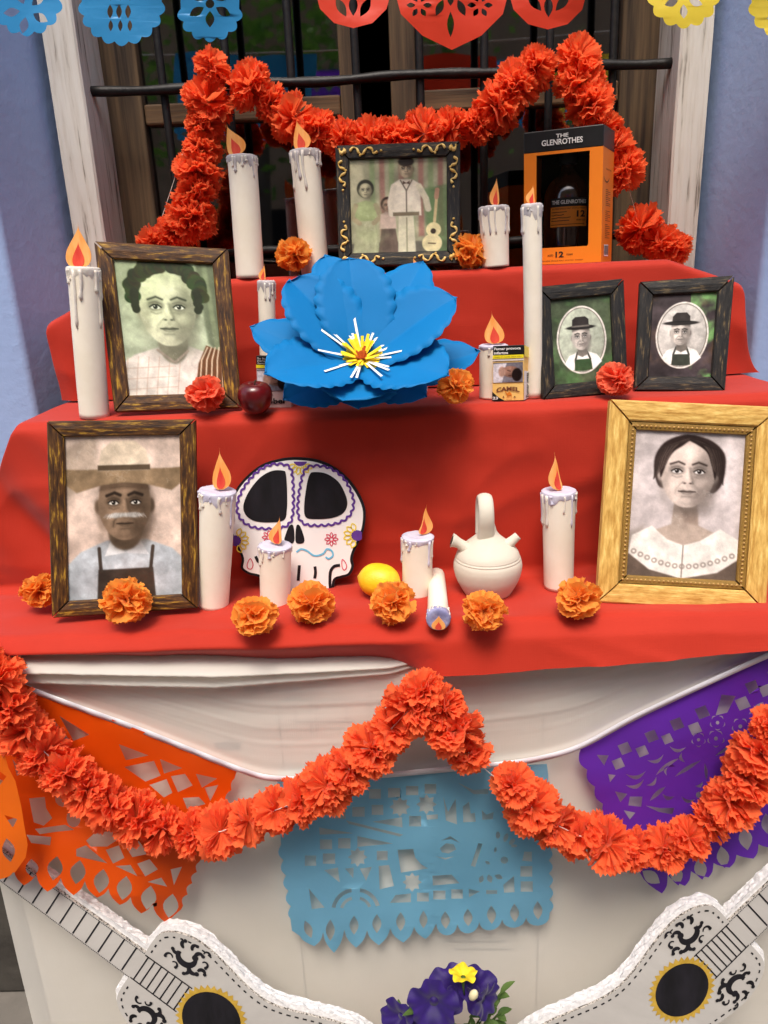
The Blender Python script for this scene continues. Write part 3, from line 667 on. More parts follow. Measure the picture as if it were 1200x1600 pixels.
# ---------------------------------------------------------------- printed photographs: a painter on a grid of points
class Paint:
    def __init__(s, w, h, bg):
        s.X, s.Y = np.meshgrid(np.linspace(0, 1, w), np.linspace(0, h/w, h)); s.w, s.h = w, h; s.A = h/w
        s.C = np.ones((h, w, 3))*np.array(bg, float); s.rng = np.random.RandomState(w*h+int(bg[0]))
    def nz(s, sc, seed=0, sy=None):
        r = np.random.RandomState(seed); out = np.zeros_like(s.X); a = 1; tot = 0
        for o in range(4):
            n = max(2, int(sc*2**o)); m = max(2, int((sy or sc)*s.A*2**o)); g = r.rand(m+2, n+2)
            fx = s.X*n; fy = s.Y/s.A*m; ix = np.clip(fx.astype(int), 0, n); iy = np.clip(fy.astype(int), 0, m); tx = fx-ix; ty = fy-iy; tx = tx*tx*(3-2*tx); ty = ty*ty*(3-2*ty)
            out += a*((g[iy, ix]*(1-tx)+g[iy, ix+1]*tx)*(1-ty)+(g[iy+1, ix]*(1-tx)+g[iy+1, ix+1]*tx)*ty); tot += a; a *= .55
        return out/tot
    def put(s, m, c): 
        m = np.clip(m, 0, 1)[..., None]; s.C = s.C*(1-m)+np.array(c, float)*m
    def sm(s, d, soft): soft = soft*.6+.0005; return 1/(1+np.exp(np.clip(-d/soft*3, -40, 40)))
    def el(s, cx, cy, rx, ry, c, soft=.01, rot=0, shade=0, al=1):
        a = math.radians(rot); x = s.X-cx; y = s.Y-cy; u = (x*math.cos(a)+y*math.sin(a))/rx; v = (-x*math.sin(a)+y*math.cos(a))/ry
        d = (1-np.sqrt(u*u+v*v+1e-9))*min(rx, ry); m = s.sm(d, soft)*al
        if shade:
            k = np.clip(1+shade*(-.6*u-.5*v)-abs(shade)*.5*(u*u+v*v), .2, 1.6)[..., None]; mm = np.clip(m, 0, 1)[..., None]; s.C = s.C*(1-mm)+np.clip(np.array(c, float)*k, 0, 255)*mm
        else: s.put(m, c)
    def pg(s, pts, c, soft=.006, al=1, tex=None):
        n = len(pts); D = np.full_like(s.X, 9.0); ins = np.zeros_like(s.X, bool)
        for i in range(n):
            (ax, ay), (bx, by) = pts[i], pts[(i+1) % n]; ex, ey = bx-ax, by-ay; L = ex*ex+ey*ey+1e-12
            t = np.clip(((s.X-ax)*ex+(s.Y-ay)*ey)/L, 0, 1); D = np.minimum(D, np.hypot(s.X-ax-t*ex, s.Y-ay-t*ey))
            ins ^= ((ay > s.Y) != (by > s.Y)) & (s.X < (bx-ax)*(s.Y-ay)/(by-ay+1e-12)+ax)
        m = s.sm(np.where(ins, D, -D), soft)*al
        if tex is None: s.put(m, c)
        else: mm = np.clip(m, 0, 1)[..., None]; s.C = s.C*(1-mm)+(np.array(c, float)*(tex[..., None]))*mm
    def ln(s, pts, w, c, soft=.004, al=1):
        D = np.full_like(s.X, 9.0)
        for (ax, ay), (bx, by) in zip(pts[:-1], pts[1:]):
            ex, ey = bx-ax, by-ay; L = ex*ex+ey*ey+1e-12; t = np.clip(((s.X-ax)*ex+(s.Y-ay)*ey)/L, 0, 1); D = np.minimum(D, np.hypot(s.X-ax-t*ex, s.Y-ay-t*ey))
        s.put(s.sm(w/2-D, soft)*al, c)
    def finish(s, seed=1, grain=.10, tint=None, crop=None):
        n = s.nz(14, seed)-.5; s.C *= (1+grain*n*1.6)[..., None]
        s.C *= 1+.05*(s.rng.rand(s.h, s.w, 1)-.5)
        if tint is not None:
            m, c = tint; s.C = s.C*(1-m[..., None])+(s.C.mean(2, keepdims=True)/150*np.array(c, float))*m[..., None]
        w_ = s.nz(26, seed+40); s.C *= (1+.10*(w_-.5))[..., None]; f_ = np.abs(s.nz(5, seed+60)-.5); s.put((f_ < .005)*.10*(s.C.mean(2) > 110), (240,236,226)); v_ = np.hypot(s.X-.5, (s.Y/s.A-.5)); s.C *= (1-.28*np.clip(v_-.35, 0, 1))[..., None]; s.C = s.C[int(s.h*crop[1]):int(s.h*crop[3]), int(s.w*crop[0]):int(s.w*crop[2])] if crop else s.C; m_ = s.C.mean(); s.C = (s.C-m_)*1.22+m_*1.04; return np.clip(s.C, 8, 250)
print_mats = {}
def print_mat(rough=.35):
    m = bpy.data.materials.new('printed_photograph_paper'); m.use_nodes = True; nt = m.node_tree; b = nt.nodes['Principled BSDF']; b.inputs['Roughness'].default_value = rough; b.inputs['Specular IOR Level'].default_value = .35
    a = nt.nodes.new('ShaderNodeVertexColor'); a.layer_name = 'print'; nt.links.new(a.outputs[0], b.inputs['Base Color'])
    tc = nt.nodes.new('ShaderNodeTexCoord'); n = nt.nodes.new('ShaderNodeTexNoise'); n.inputs['Scale'].default_value = 18; bp = nt.nodes.new('ShaderNodeBump'); bp.inputs['Strength'].default_value = .12; bp.inputs['Distance'].default_value = .004
    nt.links.new(tc.outputs['Object'], n.inputs[0]); nt.links.new(n.outputs[0], bp.inputs['Height']); nt.links.new(bp.outputs[0], b.inputs['Normal']); return m
m_print = print_mat()
def print_mesh(name, img, mp, parent):
    h, w, _ = img.shape; mb = MB(); mb.grid([[mp(i/(w-1), j/(h-1)) for i in range(w)] for j in range(h)])
    o = mb.build(name, m_print, parent, smooth=True); me = o.data
    c = img/255.0; c = np.where(c <= .04045, c/12.92, ((c+.055)/1.055)**2.4)
    at_ = me.color_attributes.new('print', 'FLOAT_COLOR', 'POINT'); at_.data.foreach_set('color', np.concatenate([c.reshape(-1, 3), np.ones((h*w, 1))], 1).astype(np.float32).ravel()); return o
def face(p, cx, cy, s, skin, dark, light, hair=None, fem=False, look=0, age=0):
    """an ordinary human face lit from the left, s = half the width of the head"""
    P = lambda x, y: (cx+x*s, cy+y*s); K = lambda f: [min(250, v*f) for v in skin]
    p.el(*P(.05,1.35), .62*s, .30*s, K(.45), .10, al=.55)                                      # shadow under the chin
    for sg, f in ((-1, .86), (1, .62)): p.el(*P(sg*.96,.08), .13*s, .25*s, K(f), .02); p.el(*P(sg*.95,.10), .06*s, .15*s, K(f*.72), .03, al=.7)
    jaw = [(-.93,-.25),(-.95,.15),(-.86,.55),(-.62,.98),(-.30,1.24),(0,1.30),(.30,1.24),(.62,.98),(.86,.55),(.95,.15),(.93,-.25),(.80,-.80),(.45,-1.16),(0,-1.27),(-.45,-1.16),(-.80,-.80)]
    p.pg([P(x, y) for x, y in spline(jaw, 4, True)], K(1), .012)
    for (x, y, rx, ry, f, so, al) in ((.62,.30,.42,1.05,.58,.16,.75),(.30,1.02,.5,.28,.66,.12,.6),(-.78,.45,.2,.6,.76,.10,.55),(-.42,.36,.26,.22,1.14,.10,.6),(.44,.36,.2,.18,1.0,.10,.5),(-.15,-.72,.46,.26,1.13,.14,.6),(0,1.02,.16,.12,1.10,.06,.5)):
        p.el(*P(x, y), rx*s, ry*s, K(f), so*s*2.2, al=al)
    for sg in (-1, 1):
        p.el(*P(sg*.40,-.10), .29*s, .19*s, K(.58), .05*s*2, al=.7); p.ln([P(sg*.22,.14), P(sg*.40,.19), P(sg*.56,.12)], .05*s, K(.66), .03*s*2, .6)
        p.el(*P(sg*.40,-.045), .170*s, .075*s, [v*.92 for v in light], .012*s*2); p.el(*P(sg*.40+look*.04,-.055), .078*s, .080*s, dark, .012*s*2); p.el(*P(sg*.40-.03,-.085), .022*s, .022*s, light, .01*s*2)
        p.ln([P(sg*.40-.19,-.05), P(sg*.40-.07,-.125), P(sg*.40+.08,-.125), P(sg*.40+.19,-.04)], .05*s, dark, .014*s*2); p.ln([P(sg*.40-.2,-.18), P(sg*.40,-.23), P(sg*.40+.2,-.16)], .03*s, K(.5), .02*s*2, .6)
        p.ln([P(sg*.15,-.31), P(sg*.36,-.40), P(sg*.64,-.30)], (.065 if fem else .11)*s, dark, .03*s*2, .85)
        p.ln([P(sg*.24,.42), P(sg*.40,.62), P(sg*.42,.80)], (.03+.04*age)*s, K(.62), .04*s*2, .35+.4*age)
    if age:
        for y in (-.62, -.76, -.90): p.ln([P(-.5,y+.04), P(0,y), P(.5,y+.05)], .03*s, K(.7), .02*s*2, .55)
    p.ln([P(.07,-.15), P(.13,.12), P(.19,.32)], .10*s, K(.62), .05*s*2, .75); p.ln([P(-.02,-.1), P(-.02,.30)], .09*s, K(1.14), .05*s*2, .6); p.el(*P(.0,.33), .15*s, .10*s, K(.98), .03*s*2, al=.8)
    for x in (-.10, .11): p.el(*P(x,.395), .05*s, .028*s, [v*1.2 for v in dark], .02*s*2, al=.85)
    p.ln([P(-.2,.40), P(-.16,.35)], .04*s, K(.6), .02*s*2, .6); p.ln([P(.2,.40), P(.17,.34)], .05*s, K(.5), .02*s*2, .7); p.el(*P(.02,.50), .07*s, .08*s, K(.78), .04*s*2, al=.5)
    lip = K(.60 if fem else .72); p.pg([P(-.29,.70), P(-.12,.635), P(0,.66), P(.12,.635), P(.29,.70), P(.14,.80), P(0,.825), P(-.14,.80)], lip, .018*s*2, .85); p.ln([P(-.30,.70), P(-.1,.705), P(0,.72), P(.1,.705), P(.30,.70)], .035*s, dark, .02*s*2, .85); p.el(*P(-.02,.775), .10*s, .03*s, K(.95), .03*s*2, al=.5); p.ln([P(-.16,.90), P(.16,.90)], .05*s, K(.62), .04*s*2, .6)
def strands(p, pts_fn, n, c0, c1, w, seed, al=.55):
    r = np.random.RandomState(seed)
    for k in range(n):
        pts = pts_fn(r, k/(n-1)); f = r.rand(); p.ln(pts, w*(.5+r.rand()), [a+(b-a)*f for a, b in zip(c0, c1)], w*.8, al)
W_, H_ = 172, 238
def pic_curly():
    p = Paint(W_, H_, (176,186,160)); n = p.nz(4, 3); p.C *= (.72+.5*n)[..., None]
    p.pg([(.74,0),(1,0),(1,1),(.8,.8)], (96,104,84), .03, .8); p.pg([(.80,.1),(.84,.1),(.9,.9),(.86,.9)], (140,150,120), .02, .7)
    p.pg([(0,1.4),(0,1.0),(.16,.90),(.36,.84),(.44,.80),(.62,.82),(.82,.90),(1,1.0),(1,1.4)], (214,206,196), .015, tex=.85+.25*p.nz(8,5))
    for k in range(6): p.ln([(.02+.09*k,1.4),(.10+.09*k,.92)], .008, (176,150,132), .006, .6)
    for k in range(4): p.ln([(0,1.02+.09*k),(.5,1.0+.09*k)], .008, (176,150,132), .006, .5)
    p.pg([(.62,1.4),(.70,.98),(.78,.82),(.98,.90),(1,1.0),(1,1.4)], (106,76,54), .01)
    for k in range(7): p.ln([(.66+.055*k,1.4),(.73+.045*k,.95),(.79+.033*k,.84)], .012, (214,196,172), .005, .85)
    p.el(.50,.78,.13,.20,(150,148,126),.02, shade=.3)
    face(p, .48, .50, .25, (198,200,172), (44,50,40), (236,238,224), fem=True)
    for k in range(70):
        a = math.radians(180+k*180/69); r = .235+.07*p.rng.rand(); p.el(.48+r*1.08*math.cos(a), .41+r*1.12*math.sin(a), .05, .05, (52+20*p.rng.rand(),60+22*p.rng.rand(),46), .01)
    for sx in (.205, .735):
        for k in range(6): p.el(sx+.02*p.rng.rand(), .36+.03*k, .035, .035, (54,60,46), .01)
    p.ln([(.36,.86),(.5,.97),(.62,.87)], .02, (140,130,118), .01)
    m = np.clip((.75-p.Y)*1.6, 0, 1)*.55*p.nz(3, 9)*1.4; return p.finish(2, .16, (np.clip(m, 0, .7), (132,152,104)), crop=(.07,.07,.91,.91))
def pic_hat():
    p = Paint(W_, H_, (206,186,172)); p.C *= (.78+.4*p.nz(5, 11))[..., None]; p.pg([(0,.15),(.3,.0),(.3,.35),(0,.5)], (150,136,120), .05, .6)
    p.pg([(0,1.4),(.03,1.0),(.16,.88),(.36,.80),(.66,.80),(.86,.88),(.98,1.0),(1,1.4)], (176,182,186), .012, tex=.82+.3*p.nz(9,4))
    p.pg([(.40,.78),(.5,.90),(.34,.92)], (206,208,208), .008); p.pg([(.60,.78),(.5,.90),(.68,.92)], (204,206,208), .008)
    p.el(.5,.74,.13,.14,(104,90,76),.02)
    face(p, .5, .53, .21, (134,114,96), (40,34,30), (226,222,212), age=1)
    p.pg([(.30,.36),(.70,.36),(.69,.43),(.5,.415),(.31,.43)], (70,58,48), .03, .6)
    p.pg([(.36,.62),(.42,.595),(.5,.60),(.58,.595),(.64,.62),(.58,.635),(.5,.625),(.42,.635)], (168,164,158), .014)
    strands(p, lambda r, t: [(.36+.28*t, .604+.004*r.randn()), (.36+.28*t+(t-.5)*.05, .632+.004*r.randn())], 34, (110,106,100), (214,210,204), .005, 9)
    p.pg([(.14,.27),(.34,.27),(.66,.27),(.86,.27),(.99,.26),(.97,.36),(.86,.44),(.66,.385),(.5,.37),(.34,.385),(.14,.44),(.03,.36),(.01,.26)], (142,122,98), .012, tex=.75+.4*p.nz(10,6))
    p.pg([(.30,.28),(.33,.13),(.42,.06),(.58,.06),(.67,.13),(.70,.28)], (212,196,174), .012, tex=.8+.3*p.nz(8,7)); p.pg([(.30,.28),(.302,.24),(.698,.24),(.70,.28)], (92,80,66), .008)
    p.pg([(.27,1.4),(.29,1.02),(.71,1.02),(.74,1.4)], (72,64,58), .01, tex=.85+.3*p.nz(7,8)); p.ln([(.31,1.03),(.30,.86)], .028, (74,66,60), .006); p.ln([(.69,1.03),(.71,.86)], .028, (74,66,60), .006)
    return p.finish(4, .18, crop=(.06,.02,.94,.90))
def pic_lady():
    p = Paint(W_, H_, (196,186,184)); p.C *= (.82+.36*p.nz(5, 21))[..., None]; p.pg([(0,.9),(.2,.8),(.2,1.4),(0,1.4)], (140,130,120), .05, .6)
    p.pg(spline([(.255,.40),(.25,.27),(.31,.16),(.42,.10),(.52,.09),(.66,.13),(.755,.22),(.77,.34),(.75,.46),(.69,.53),(.62,.50),(.38,.50),(.30,.50)], 4, True), (60,50,48), .014)
    p.pg([(.42,.55),(.58,.55),(.60,.78),(.78,.86),(.5,1.0),(.22,.86),(.40,.78)], (178,162,150), .012); p.pg([(.44,.62),(.58,.60),(.6,.78),(.5,.76)], (124,108,98), .04, .6)
    face(p, .5, .38, .205, (210,194,184), (46,38,36), (238,234,230), fem=True)
    p.pg(spline([(.30,.42),(.29,.27),(.36,.16),(.46,.115),(.50,.125),(.455,.17),(.39,.22),(.345,.29),(.325,.36)], 4, True), (58,48,46), .012); p.pg(spline([(.70,.42),(.715,.27),(.65,.16),(.54,.115),(.48,.125),(.555,.165),(.62,.21),(.66,.28),(.68,.36)], 4, True), (52,43,41), .012)
    strands(p, lambda r, t: [(.50+.03*r.randn()*.3,.12+.01*r.rand()), (.50-(.06+.15*t),.14+.06*t), (.50-(.12+.12*t),.20+.12*t), (.50-(.165+.085*t),.32+.12*t)], 26, (34,28,26), (122,108,102), .006, 5); strands(p, lambda r, t: [(.50+.01*r.randn()*.3,.12+.01*r.rand()), (.50+(.07+.15*t),.14+.06*t), (.50+(.13+.12*t),.20+.12*t), (.50+(.17+.09*t),.32+.14*t)], 26, (30,25,24), (108,96,90), .006, 6)
    p.pg([(.02,1.4),(.04,1.04),(.16,.96),(.30,1.10),(.72,1.10),(.86,.96),(.97,1.06),(1,1.4)], (120,106,96), .012, tex=.8+.35*p.nz(6,9))
    p.pg([(.10,1.02),(.12,.88),(.26,.80),(.38,.90),(.5,.94),(.62,.90),(.76,.80),(.90,.88),(.92,1.02),(.76,1.14),(.5,1.20),(.26,1.14)], (224,218,210), .01, tex=.88+.2*p.nz(9,12))
    for k in range(15):
        a = .14+.72*k/14; y = .985+.12*math.sin(math.pi*(a-.1)/.8); p.el(a, y, .022, .022, (150,140,132), .006, al=.8); p.el(a, y, .009, .009, (224,218,210), .004)
    p.ln([(.5,.94),(.5,1.19)], .008, (140,130,122), .004)
    p.pg([(.10,1.30),(.5,1.22),(.9,1.28),(.9,1.4),(.1,1.4)], (86,74,66), .02)
    return p.finish(6, .14, crop=(.09,.05,.91,.87))
def pic_oval(seed, green):
    p = Paint(120, 160, (82,92,72) if green else (70,62,64)); p.C *= (.6+.8*p.nz(4, seed))[..., None]
    p.put((np.clip(p.nz(3, seed+5)-.5, 0, 1)*3)*.7, (92,132,80) if green else (110,84,60))
    if not green: p.put((np.clip(p.nz(3, seed+8)-.52, 0, 1)*5)*(p.X > .6), (112,150,96))
    p.el(.5,.66,.41,.53,(206,200,192),.006); p.el(.5,.66,.385,.505,(120,116,108),.006); p.el(.5,.66,.37,.49,(186,182,176) if not green else (170,176,160),.006, shade=.1)
    sx = .5-.005*seed
    p.pg([(.20,1.02),(.28,.90),(.42,.84),(.58,.84),(.74,.90),(.82,1.02),(.70,1.11),(.5,1.155),(.30,1.11)], (222,220,214), .01)
    p.pg([(.36,1.13),(.37,.96),(.64,.96),(.66,1.13),(.5,1.15)], (62,66,58) if not green else (62,82,56), .008); p.ln([(.38,.97),(.42,.85)], .03, (70,70,64), .006); p.ln([(.63,.97),(.58,.85)], .03, (70,70,64), .006)
    p.pg([(.43,.74),(.58,.74),(.59,.89),(.5,.93),(.42,.89)], (120,114,106), .012)
    face(p, sx, .615, .155, (186,178,170), (40,38,36), (232,230,226), age=1)
    p.pg([(sx-.15,.47),(sx+.15,.47),(sx+.145,.53),(sx,.50),(sx-.145,.53)], (70,66,62), .02, .6); p.el(sx,.465,.215+.012*seed,.036,(46,44,42),.008); p.pg([(sx-.14,.465),(sx-.135,.33+.006*seed),(sx-.08,.30),(sx+.08,.30),(sx+.135,.33+.006*seed),(sx+.14,.465)], (58,54,52), .008, tex=.8+.4*p.nz(6,3)); p.ln([(sx-.137,.445),(sx+.137,.445)], .024, (104,100,94) if green else (38,36,34), .005)
    return p.finish(seed, .2)
def pic_family():
    p = Paint(190, 196, (170,168,140)); p.C *= (.75+.45*p.nz(5, 31))[..., None]
    for k in range(9):
        x = .28+.085*k; p.pg([(x,0),(x+.045,0),(x+.05,.8),(x,.8)], ((150,104,96) if k % 2 else (132,150,108)), .02, .75)
    p.pg([(0,.86),(1,.84),(1,1.04),(0,1.04)], (104,100,92), .02, .85); p.pg([(.05,.1),(.22,.08),(.24,.6),(.06,.6)], (196,190,160), .03, .7); p.pg([(.74,.35),(1,.3),(1,1.04),(.8,1.04)], (98,124,84), .03, .7); p.pg([(.0,.45),(.07,.44),(.07,.9),(0,.9)], (150,110,98), .02, .7)
    p.pg([(.11,.98),(.17,.62),(.31,.62),(.37,.98)], (176,176,144), .01, tex=.75+.45*p.nz(14,4,3)); p.pg([(.14,.64),(.15,.47),(.24,.44),(.33,.47),(.34,.64)], (150,160,118), .01, tex=.8+.4*p.nz(9,8)); p.ln([(.15,.49),(.11,.60),(.18,.66)], .045, (162,150,122), .01); p.ln([(.33,.49),(.37,.60),(.31,.66)], .045, (158,148,120), .01)
    p.el(.24,.33,.075,.088,(54,54,44),.01); face(p, .24, .345, .054, (182,176,146), (46,44,38), (214,212,190), fem=True)
    p.pg([(.34,.98),(.385,.66),(.49,.66),(.54,.98)], (112,98,88), .01, tex=.75+.45*p.nz(14,6,3)); p.pg([(.36,.72),(.37,.58),(.43,.55),(.50,.58),(.51,.72)], (196,176,160), .01); p.el(.435,.48,.062,.068,(58,46,40),.01); face(p, .435, .495, .046, (148,124,106), (40,34,30), (214,206,190), fem=True)
    p.pg([(.52,.98),(.53,.56),(.66,.56),(.68,.98)], (204,198,172), .01); p.ln([(.60,.62),(.60,.96)], .012, (150,146,122), .006)
    p.pg([(.46,.60),(.47,.30),(.54,.25),(.65,.25),(.72,.30),(.73,.60)], (214,204,184), .01); p.ln([(.49,.32),(.46,.46),(.47,.58)], .055, (206,196,176), .01); p.ln([(.71,.32),(.77,.44),(.79,.54)], .055, (204,196,170), .01)
    p.ln([(.55,.26),(.60,.36),(.60,.58)], .012, (120,110,96), .005); p.ln([(.65,.26),(.60,.36)], .012, (120,110,96), .005); p.pg([(.57,.265),(.60,.285),(.63,.265),(.63,.30),(.60,.29),(.57,.30)], (96,74,66), .005); p.pg([(.48,.565),(.71,.565),(.71,.60),(.48,.60)], (128,116,96), .006)
    face(p, .60, .155, .062, (176,160,134), (44,38,34), (220,214,196)); p.el(.60,.085,.068,.045,(54,44,38),.01)
    p.ln([(.865,.42),(.84,.72)], .026, (196,178,136), .005); p.ln([(.87,.36),(.862,.43)], .04, (176,140,116), .005)
    p.el(.835,.74,.066,.07,(216,204,158),.006); p.el(.822,.87,.088,.09,(222,210,166),.006); p.el(.833,.755,.024,.026,(70,60,50),.005); p.ln([(.79,.87),(.85,.875)], .012, (110,96,76), .004)
    p.put(np.clip(p.nz(4,77)-.5,0,1)*1.2, (150,164,120)); return p.finish(8, .14, crop=(.10,.05,.96,.93))

# ---------------------------------------------------------------- picture frames
def wood_frame_mat(name, a, b, c, lo=.42, hi=.66):
    m = mat(name, a, .5, b, (2.6, 13, 1), 8, lo, hi, coord='UV', bump=.5, bscale=(5,70,1), bdetail=6, rgb3=c, spec=.35, bdist=.0015); return m
m_brown = wood_frame_mat('brown_and_gold_brushed_wood', (48,28,13), (92,58,22), (176,136,44), .40, .55)
m_black = wood_frame_mat('black_brushed_wood', (20,18,17), (38,33,28), (112,94,62), .45, .56)
m_gold = wood_frame_mat('gold_brushed_wood', (184,136,60), (222,180,98), (236,208,126), .36, .56)
m_goldd = wood_frame_mat('dull_gold_moulding', (128,96,42), (164,128,58), (186,152,70), .35, .7)
m_board = mat('grey_backing_board', (120,104,84), .85)
m_bead = mat('gold_bead', (170,130,66), .4, spec=.5)
def picture_frame(label, q, Yb, Yt, wpx, material, img, ins=None, th=.011, group='framed photographs', tilt=(0, 0), beads=False, z=None):
    """q: corner pixels TL TR BR BL; the frame leans back from Yb at its foot to Yt at its top; tilt turns it (left, right)"""
    TL = at(*q[0], Yt+tilt[0]); TR = at(*q[1], Yt+tilt[1]); BR = at(*q[2], Yb+tilt[1]); BL = at(*q[3], Yb+tilt[0])
    if z is not None:
        dz = z-min(BL.z, BR.z); 
    Q = Quad(TL, TR, BR, BL); mid = (BL+BR)/2
    g = thing('picture_frame', mid, label, 'picture frame', group)
    W = (TR-TL).length; Hh = (BL-TL).length; wm = wpx/FOC*Yb*1.03; a, b = wm/W, wm/Hh
    def rail(c0, c1, c2, c3, mt, t0, t1, nm='frame_rail'):
        # c0-c1 outer edge, c3-c2 inner edge, bevelled section, grain along the rail
        mb = MB(); P = lambda c, off: Q(c[0], c[1], off); L = (P(c1, 0)-P(c0, 0)).length; N = 14; rows = []; uvs = []; sd = random.random()*50
        for i in range(N+1):
            t = i/N; o = tuple(c0[k]+(c1[k]-c0[k])*t for k in (0, 1)); n_ = tuple(c3[k]+(c2[k]-c3[k])*t for k in (0, 1)); r = []
            for s_, off in ((0, t0), (0, t1-.0016), (.07, t1), (.5, t1+.0004), (.92, t1-.0008), (1, t1-.003), (1, t0)):
                wv = .0006*noise.noise(V((sd, t*5, s_*2)))
                r.append(P((o[0]+(n_[0]-o[0])*s_, o[1]+(n_[1]-o[1])*s_), off+wv))
            rows.append(r); uvs.append([(t*L*12+sd, k*.17+sd) for k in range(7)])
        mb.grid(rows); mb.f.append(tuple(range(6, -1, -1))); mb.m.append(0); k = len(rows)*7; mb.f.append(tuple(range(k-7, k))); mb.m.append(0)
        for i, u in enumerate([x for r in uvs for x in r]): mb.uv[i] = u
        o = mb.build(nm, mt, g, smooth=False); return o
    e = .0016/W
    def ring(i0, i1, mt, t0, t1, nm):
        O = [(i0*a, i0*b), (1-i0*a, i0*b), (1-i0*a, 1-i0*b), (i0*a, 1-i0*b)]; I = [(i1*a, i1*b), (1-i1*a, i1*b), (1-i1*a, 1-i1*b), (i1*a, 1-i1*b)]
        for k in range(4):
            c0, c1, c2, c3 = O[k], O[(k+1) % 4], I[(k+1) % 4], I[k]
            sh = lambda p, d: (p[0]+(e*d if k in (0, 2) else 0)*(1 if k == 0 else -1), p[1]+(e*W/Hh*d if k in (1, 3) else 0)*(1 if k == 1 else -1))
            rail(sh(c0, 1), sh(c1, -1), sh(c2, -1), sh(c3, 1), mt, t0, t1, nm)
    if beads:
        ring(0, .70, material, 0, th, 'frame_rail'); ring(.71, 1.0, m_goldd, 0, th-.004, 'inner_moulding')
        mb = MB(); nx, ny = 26, 36
        pts = [(.86*a+(1-1.72*a)*k/nx, s_) for k in range(nx+1) for s_ in (.86*b, 1-.86*b)]+[(s_, .86*b+(1-1.72*b)*k/ny) for k in range(1, ny) for s_ in (.86*a, 1-.86*a)]
        for (u, v) in pts:
            rr = .0021; base = Q(u, v, th-.0042); ux = (TR-TL).normalized(); uy = (BL-TL).normalized(); rows = []
            for ph in (0, .5, 1.0, 1.4): rows.append([base+ux*(rr*math.cos(ph)*math.cos(t))+uy*(rr*math.cos(ph)*math.sin(t))+Q.n*(rr*math.sin(ph)) for t in [2*math.pi*j/8 for j in range(8)]])
            mb.grid(rows, 0, True)
        tag(mb.build('bead_row', m_bead, g, smooth=True), kind='stuff')
    else: ring(0, 1.0, material, 0, th, 'frame_rail')
    mb = MB(); mb.hexa([Q(a*.3, b*.3, .003), Q(1-a*.3, b*.3, .003), Q(1-a*.3, 1-b*.3, .003), Q(a*.3, 1-b*.3, .003)], [Q(a*.3, b*.3, -.004), Q(1-a*.3, b*.3, -.004), Q(1-a*.3, 1-b*.3, -.004), Q(a*.3, 1-b*.3, -.004)]); mb.build('backing_board', m_board, g)
    i = .96
    print_mesh('photograph', img, lambda u, v: Q(i*a+(1-2*i*a)*u, i*b+(1-2*i*b)*v, .0042), g)
    mb = MB(); A = Q(.45, .35, -.005); B = Q(.55, .35, -.005); C = Q(.55, 1, -.02); D = Q(.45, 1, -.02); C = C+V((0, .035, 0)); D = D+V((0, .035, 0)); mb.hexa([A, B, C, D], [x+V((0, .004, 0)) for x in (A, B, C, D)]); mb.build('easel_strut', m_board, g)
    return g, Q, a, b
picture_frame('brown and gold frame with a greenish portrait of a curly haired person', [(150,380), (357,392), (378,638), (182,645)], 1.135, 1.20, 25, m_brown, pic_curly(), tilt=(0, .012))
picture_frame('brown and gold frame with a portrait of a man in a broad hat', [(77,658), (307,655), (311,948), (85,963)], .985, 1.04, 26, m_brown, pic_hat(), tilt=(-.008, .01))
g3, Q3, a3, b3_ = picture_frame('square black frame with gold painted scrolls around a family portrait on the top step', [(525,231), (719,224), (719,414), (531,419)], 1.325, 1.365, 19, m_black, pic_family(), tilt=(.01, -.004))
picture_frame('black frame with a green tinted oval portrait, left of its near twin', [(835,451), (970,438), (977,614), (845,626)], 1.15, 1.195, 21, m_black, pic_oval(2, True), tilt=(-.012, .012))
picture_frame('black frame with a greyish purple oval portrait, rightmost on the middle step', [(998,443), (1145,433), (1130,613), (989,611)], 1.165, 1.21, 21, m_black, pic_oval(5, False), tilt=(.012, -.012))
picture_frame('large gold frame with beaded moulding around a portrait of a dark haired woman', [(950,625), (1212,637), (1190,953), (929,938)], .985, 1.05, 46, m_gold, pic_lady(), tilt=(.0, -.012), th=.014, beads=True)
# raised gold scrolls on the square black frame
m_puff = mat('gold_puff_paint', (226,184,92), .45, (238,204,124), (90,90,90), 3, .4, .6, spec=.45)
mp3 = lambda u, v, o=.0125: Q3(u, v, o)
scroll = [(0,.5), (.10,.15), (.25,.25), (.32,.65), (.45,.80), (.55,.45), (.65,.2), (.80,.35), (.85,.75), (1,.6)]
def puff(pts, w0):
    sp = spline(pts, 6); return [mp3(u, v) for u, v in sp], [w0*(.75+.35*math.sin(i*.5)) for i in range(len(sp))]
for cx_ in (0, 1):
    for cy_ in (0, 1):
        mb = MB(); fx = lambda u: u if cx_ == 0 else 1-u; fy = lambda v: v if cy_ == 0 else 1-v
        pth = lambda pts: [(fx(u), fy(v)) for u, v in pts]
        for pts in ([(.12+.22*t, b3_*(.12+.76*s)) for t, s in scroll], [(a3*(.12+.76*s), .13+.21*t) for t, s in scroll]):
            P_, R_ = puff(pth(pts), .0022); mb.tube(P_, R_, 6)
        for (u, v) in ((.37, b3_*.5), (a3*.5, .37), (.20, b3_*.8), (a3*.75, .21)): mb.tube([mp3(*pth([(u, v)])[0], .0122), mp3(*pth([(u, v)])[0], .0138)], [.0022, .0012], 8)
        for dx, dy in ((.30,.50), (.62,.34)):
            P_, R_ = puff(pth([(a3*.62, b3_*.62), (a3*(dx+.1), b3_*(dy+.05)), (a3*dx, b3_*(.28))]), .0034); mb.tube(P_, R_, 7)
        mb.build('gold_scroll', m_puff, g3, smooth=True)
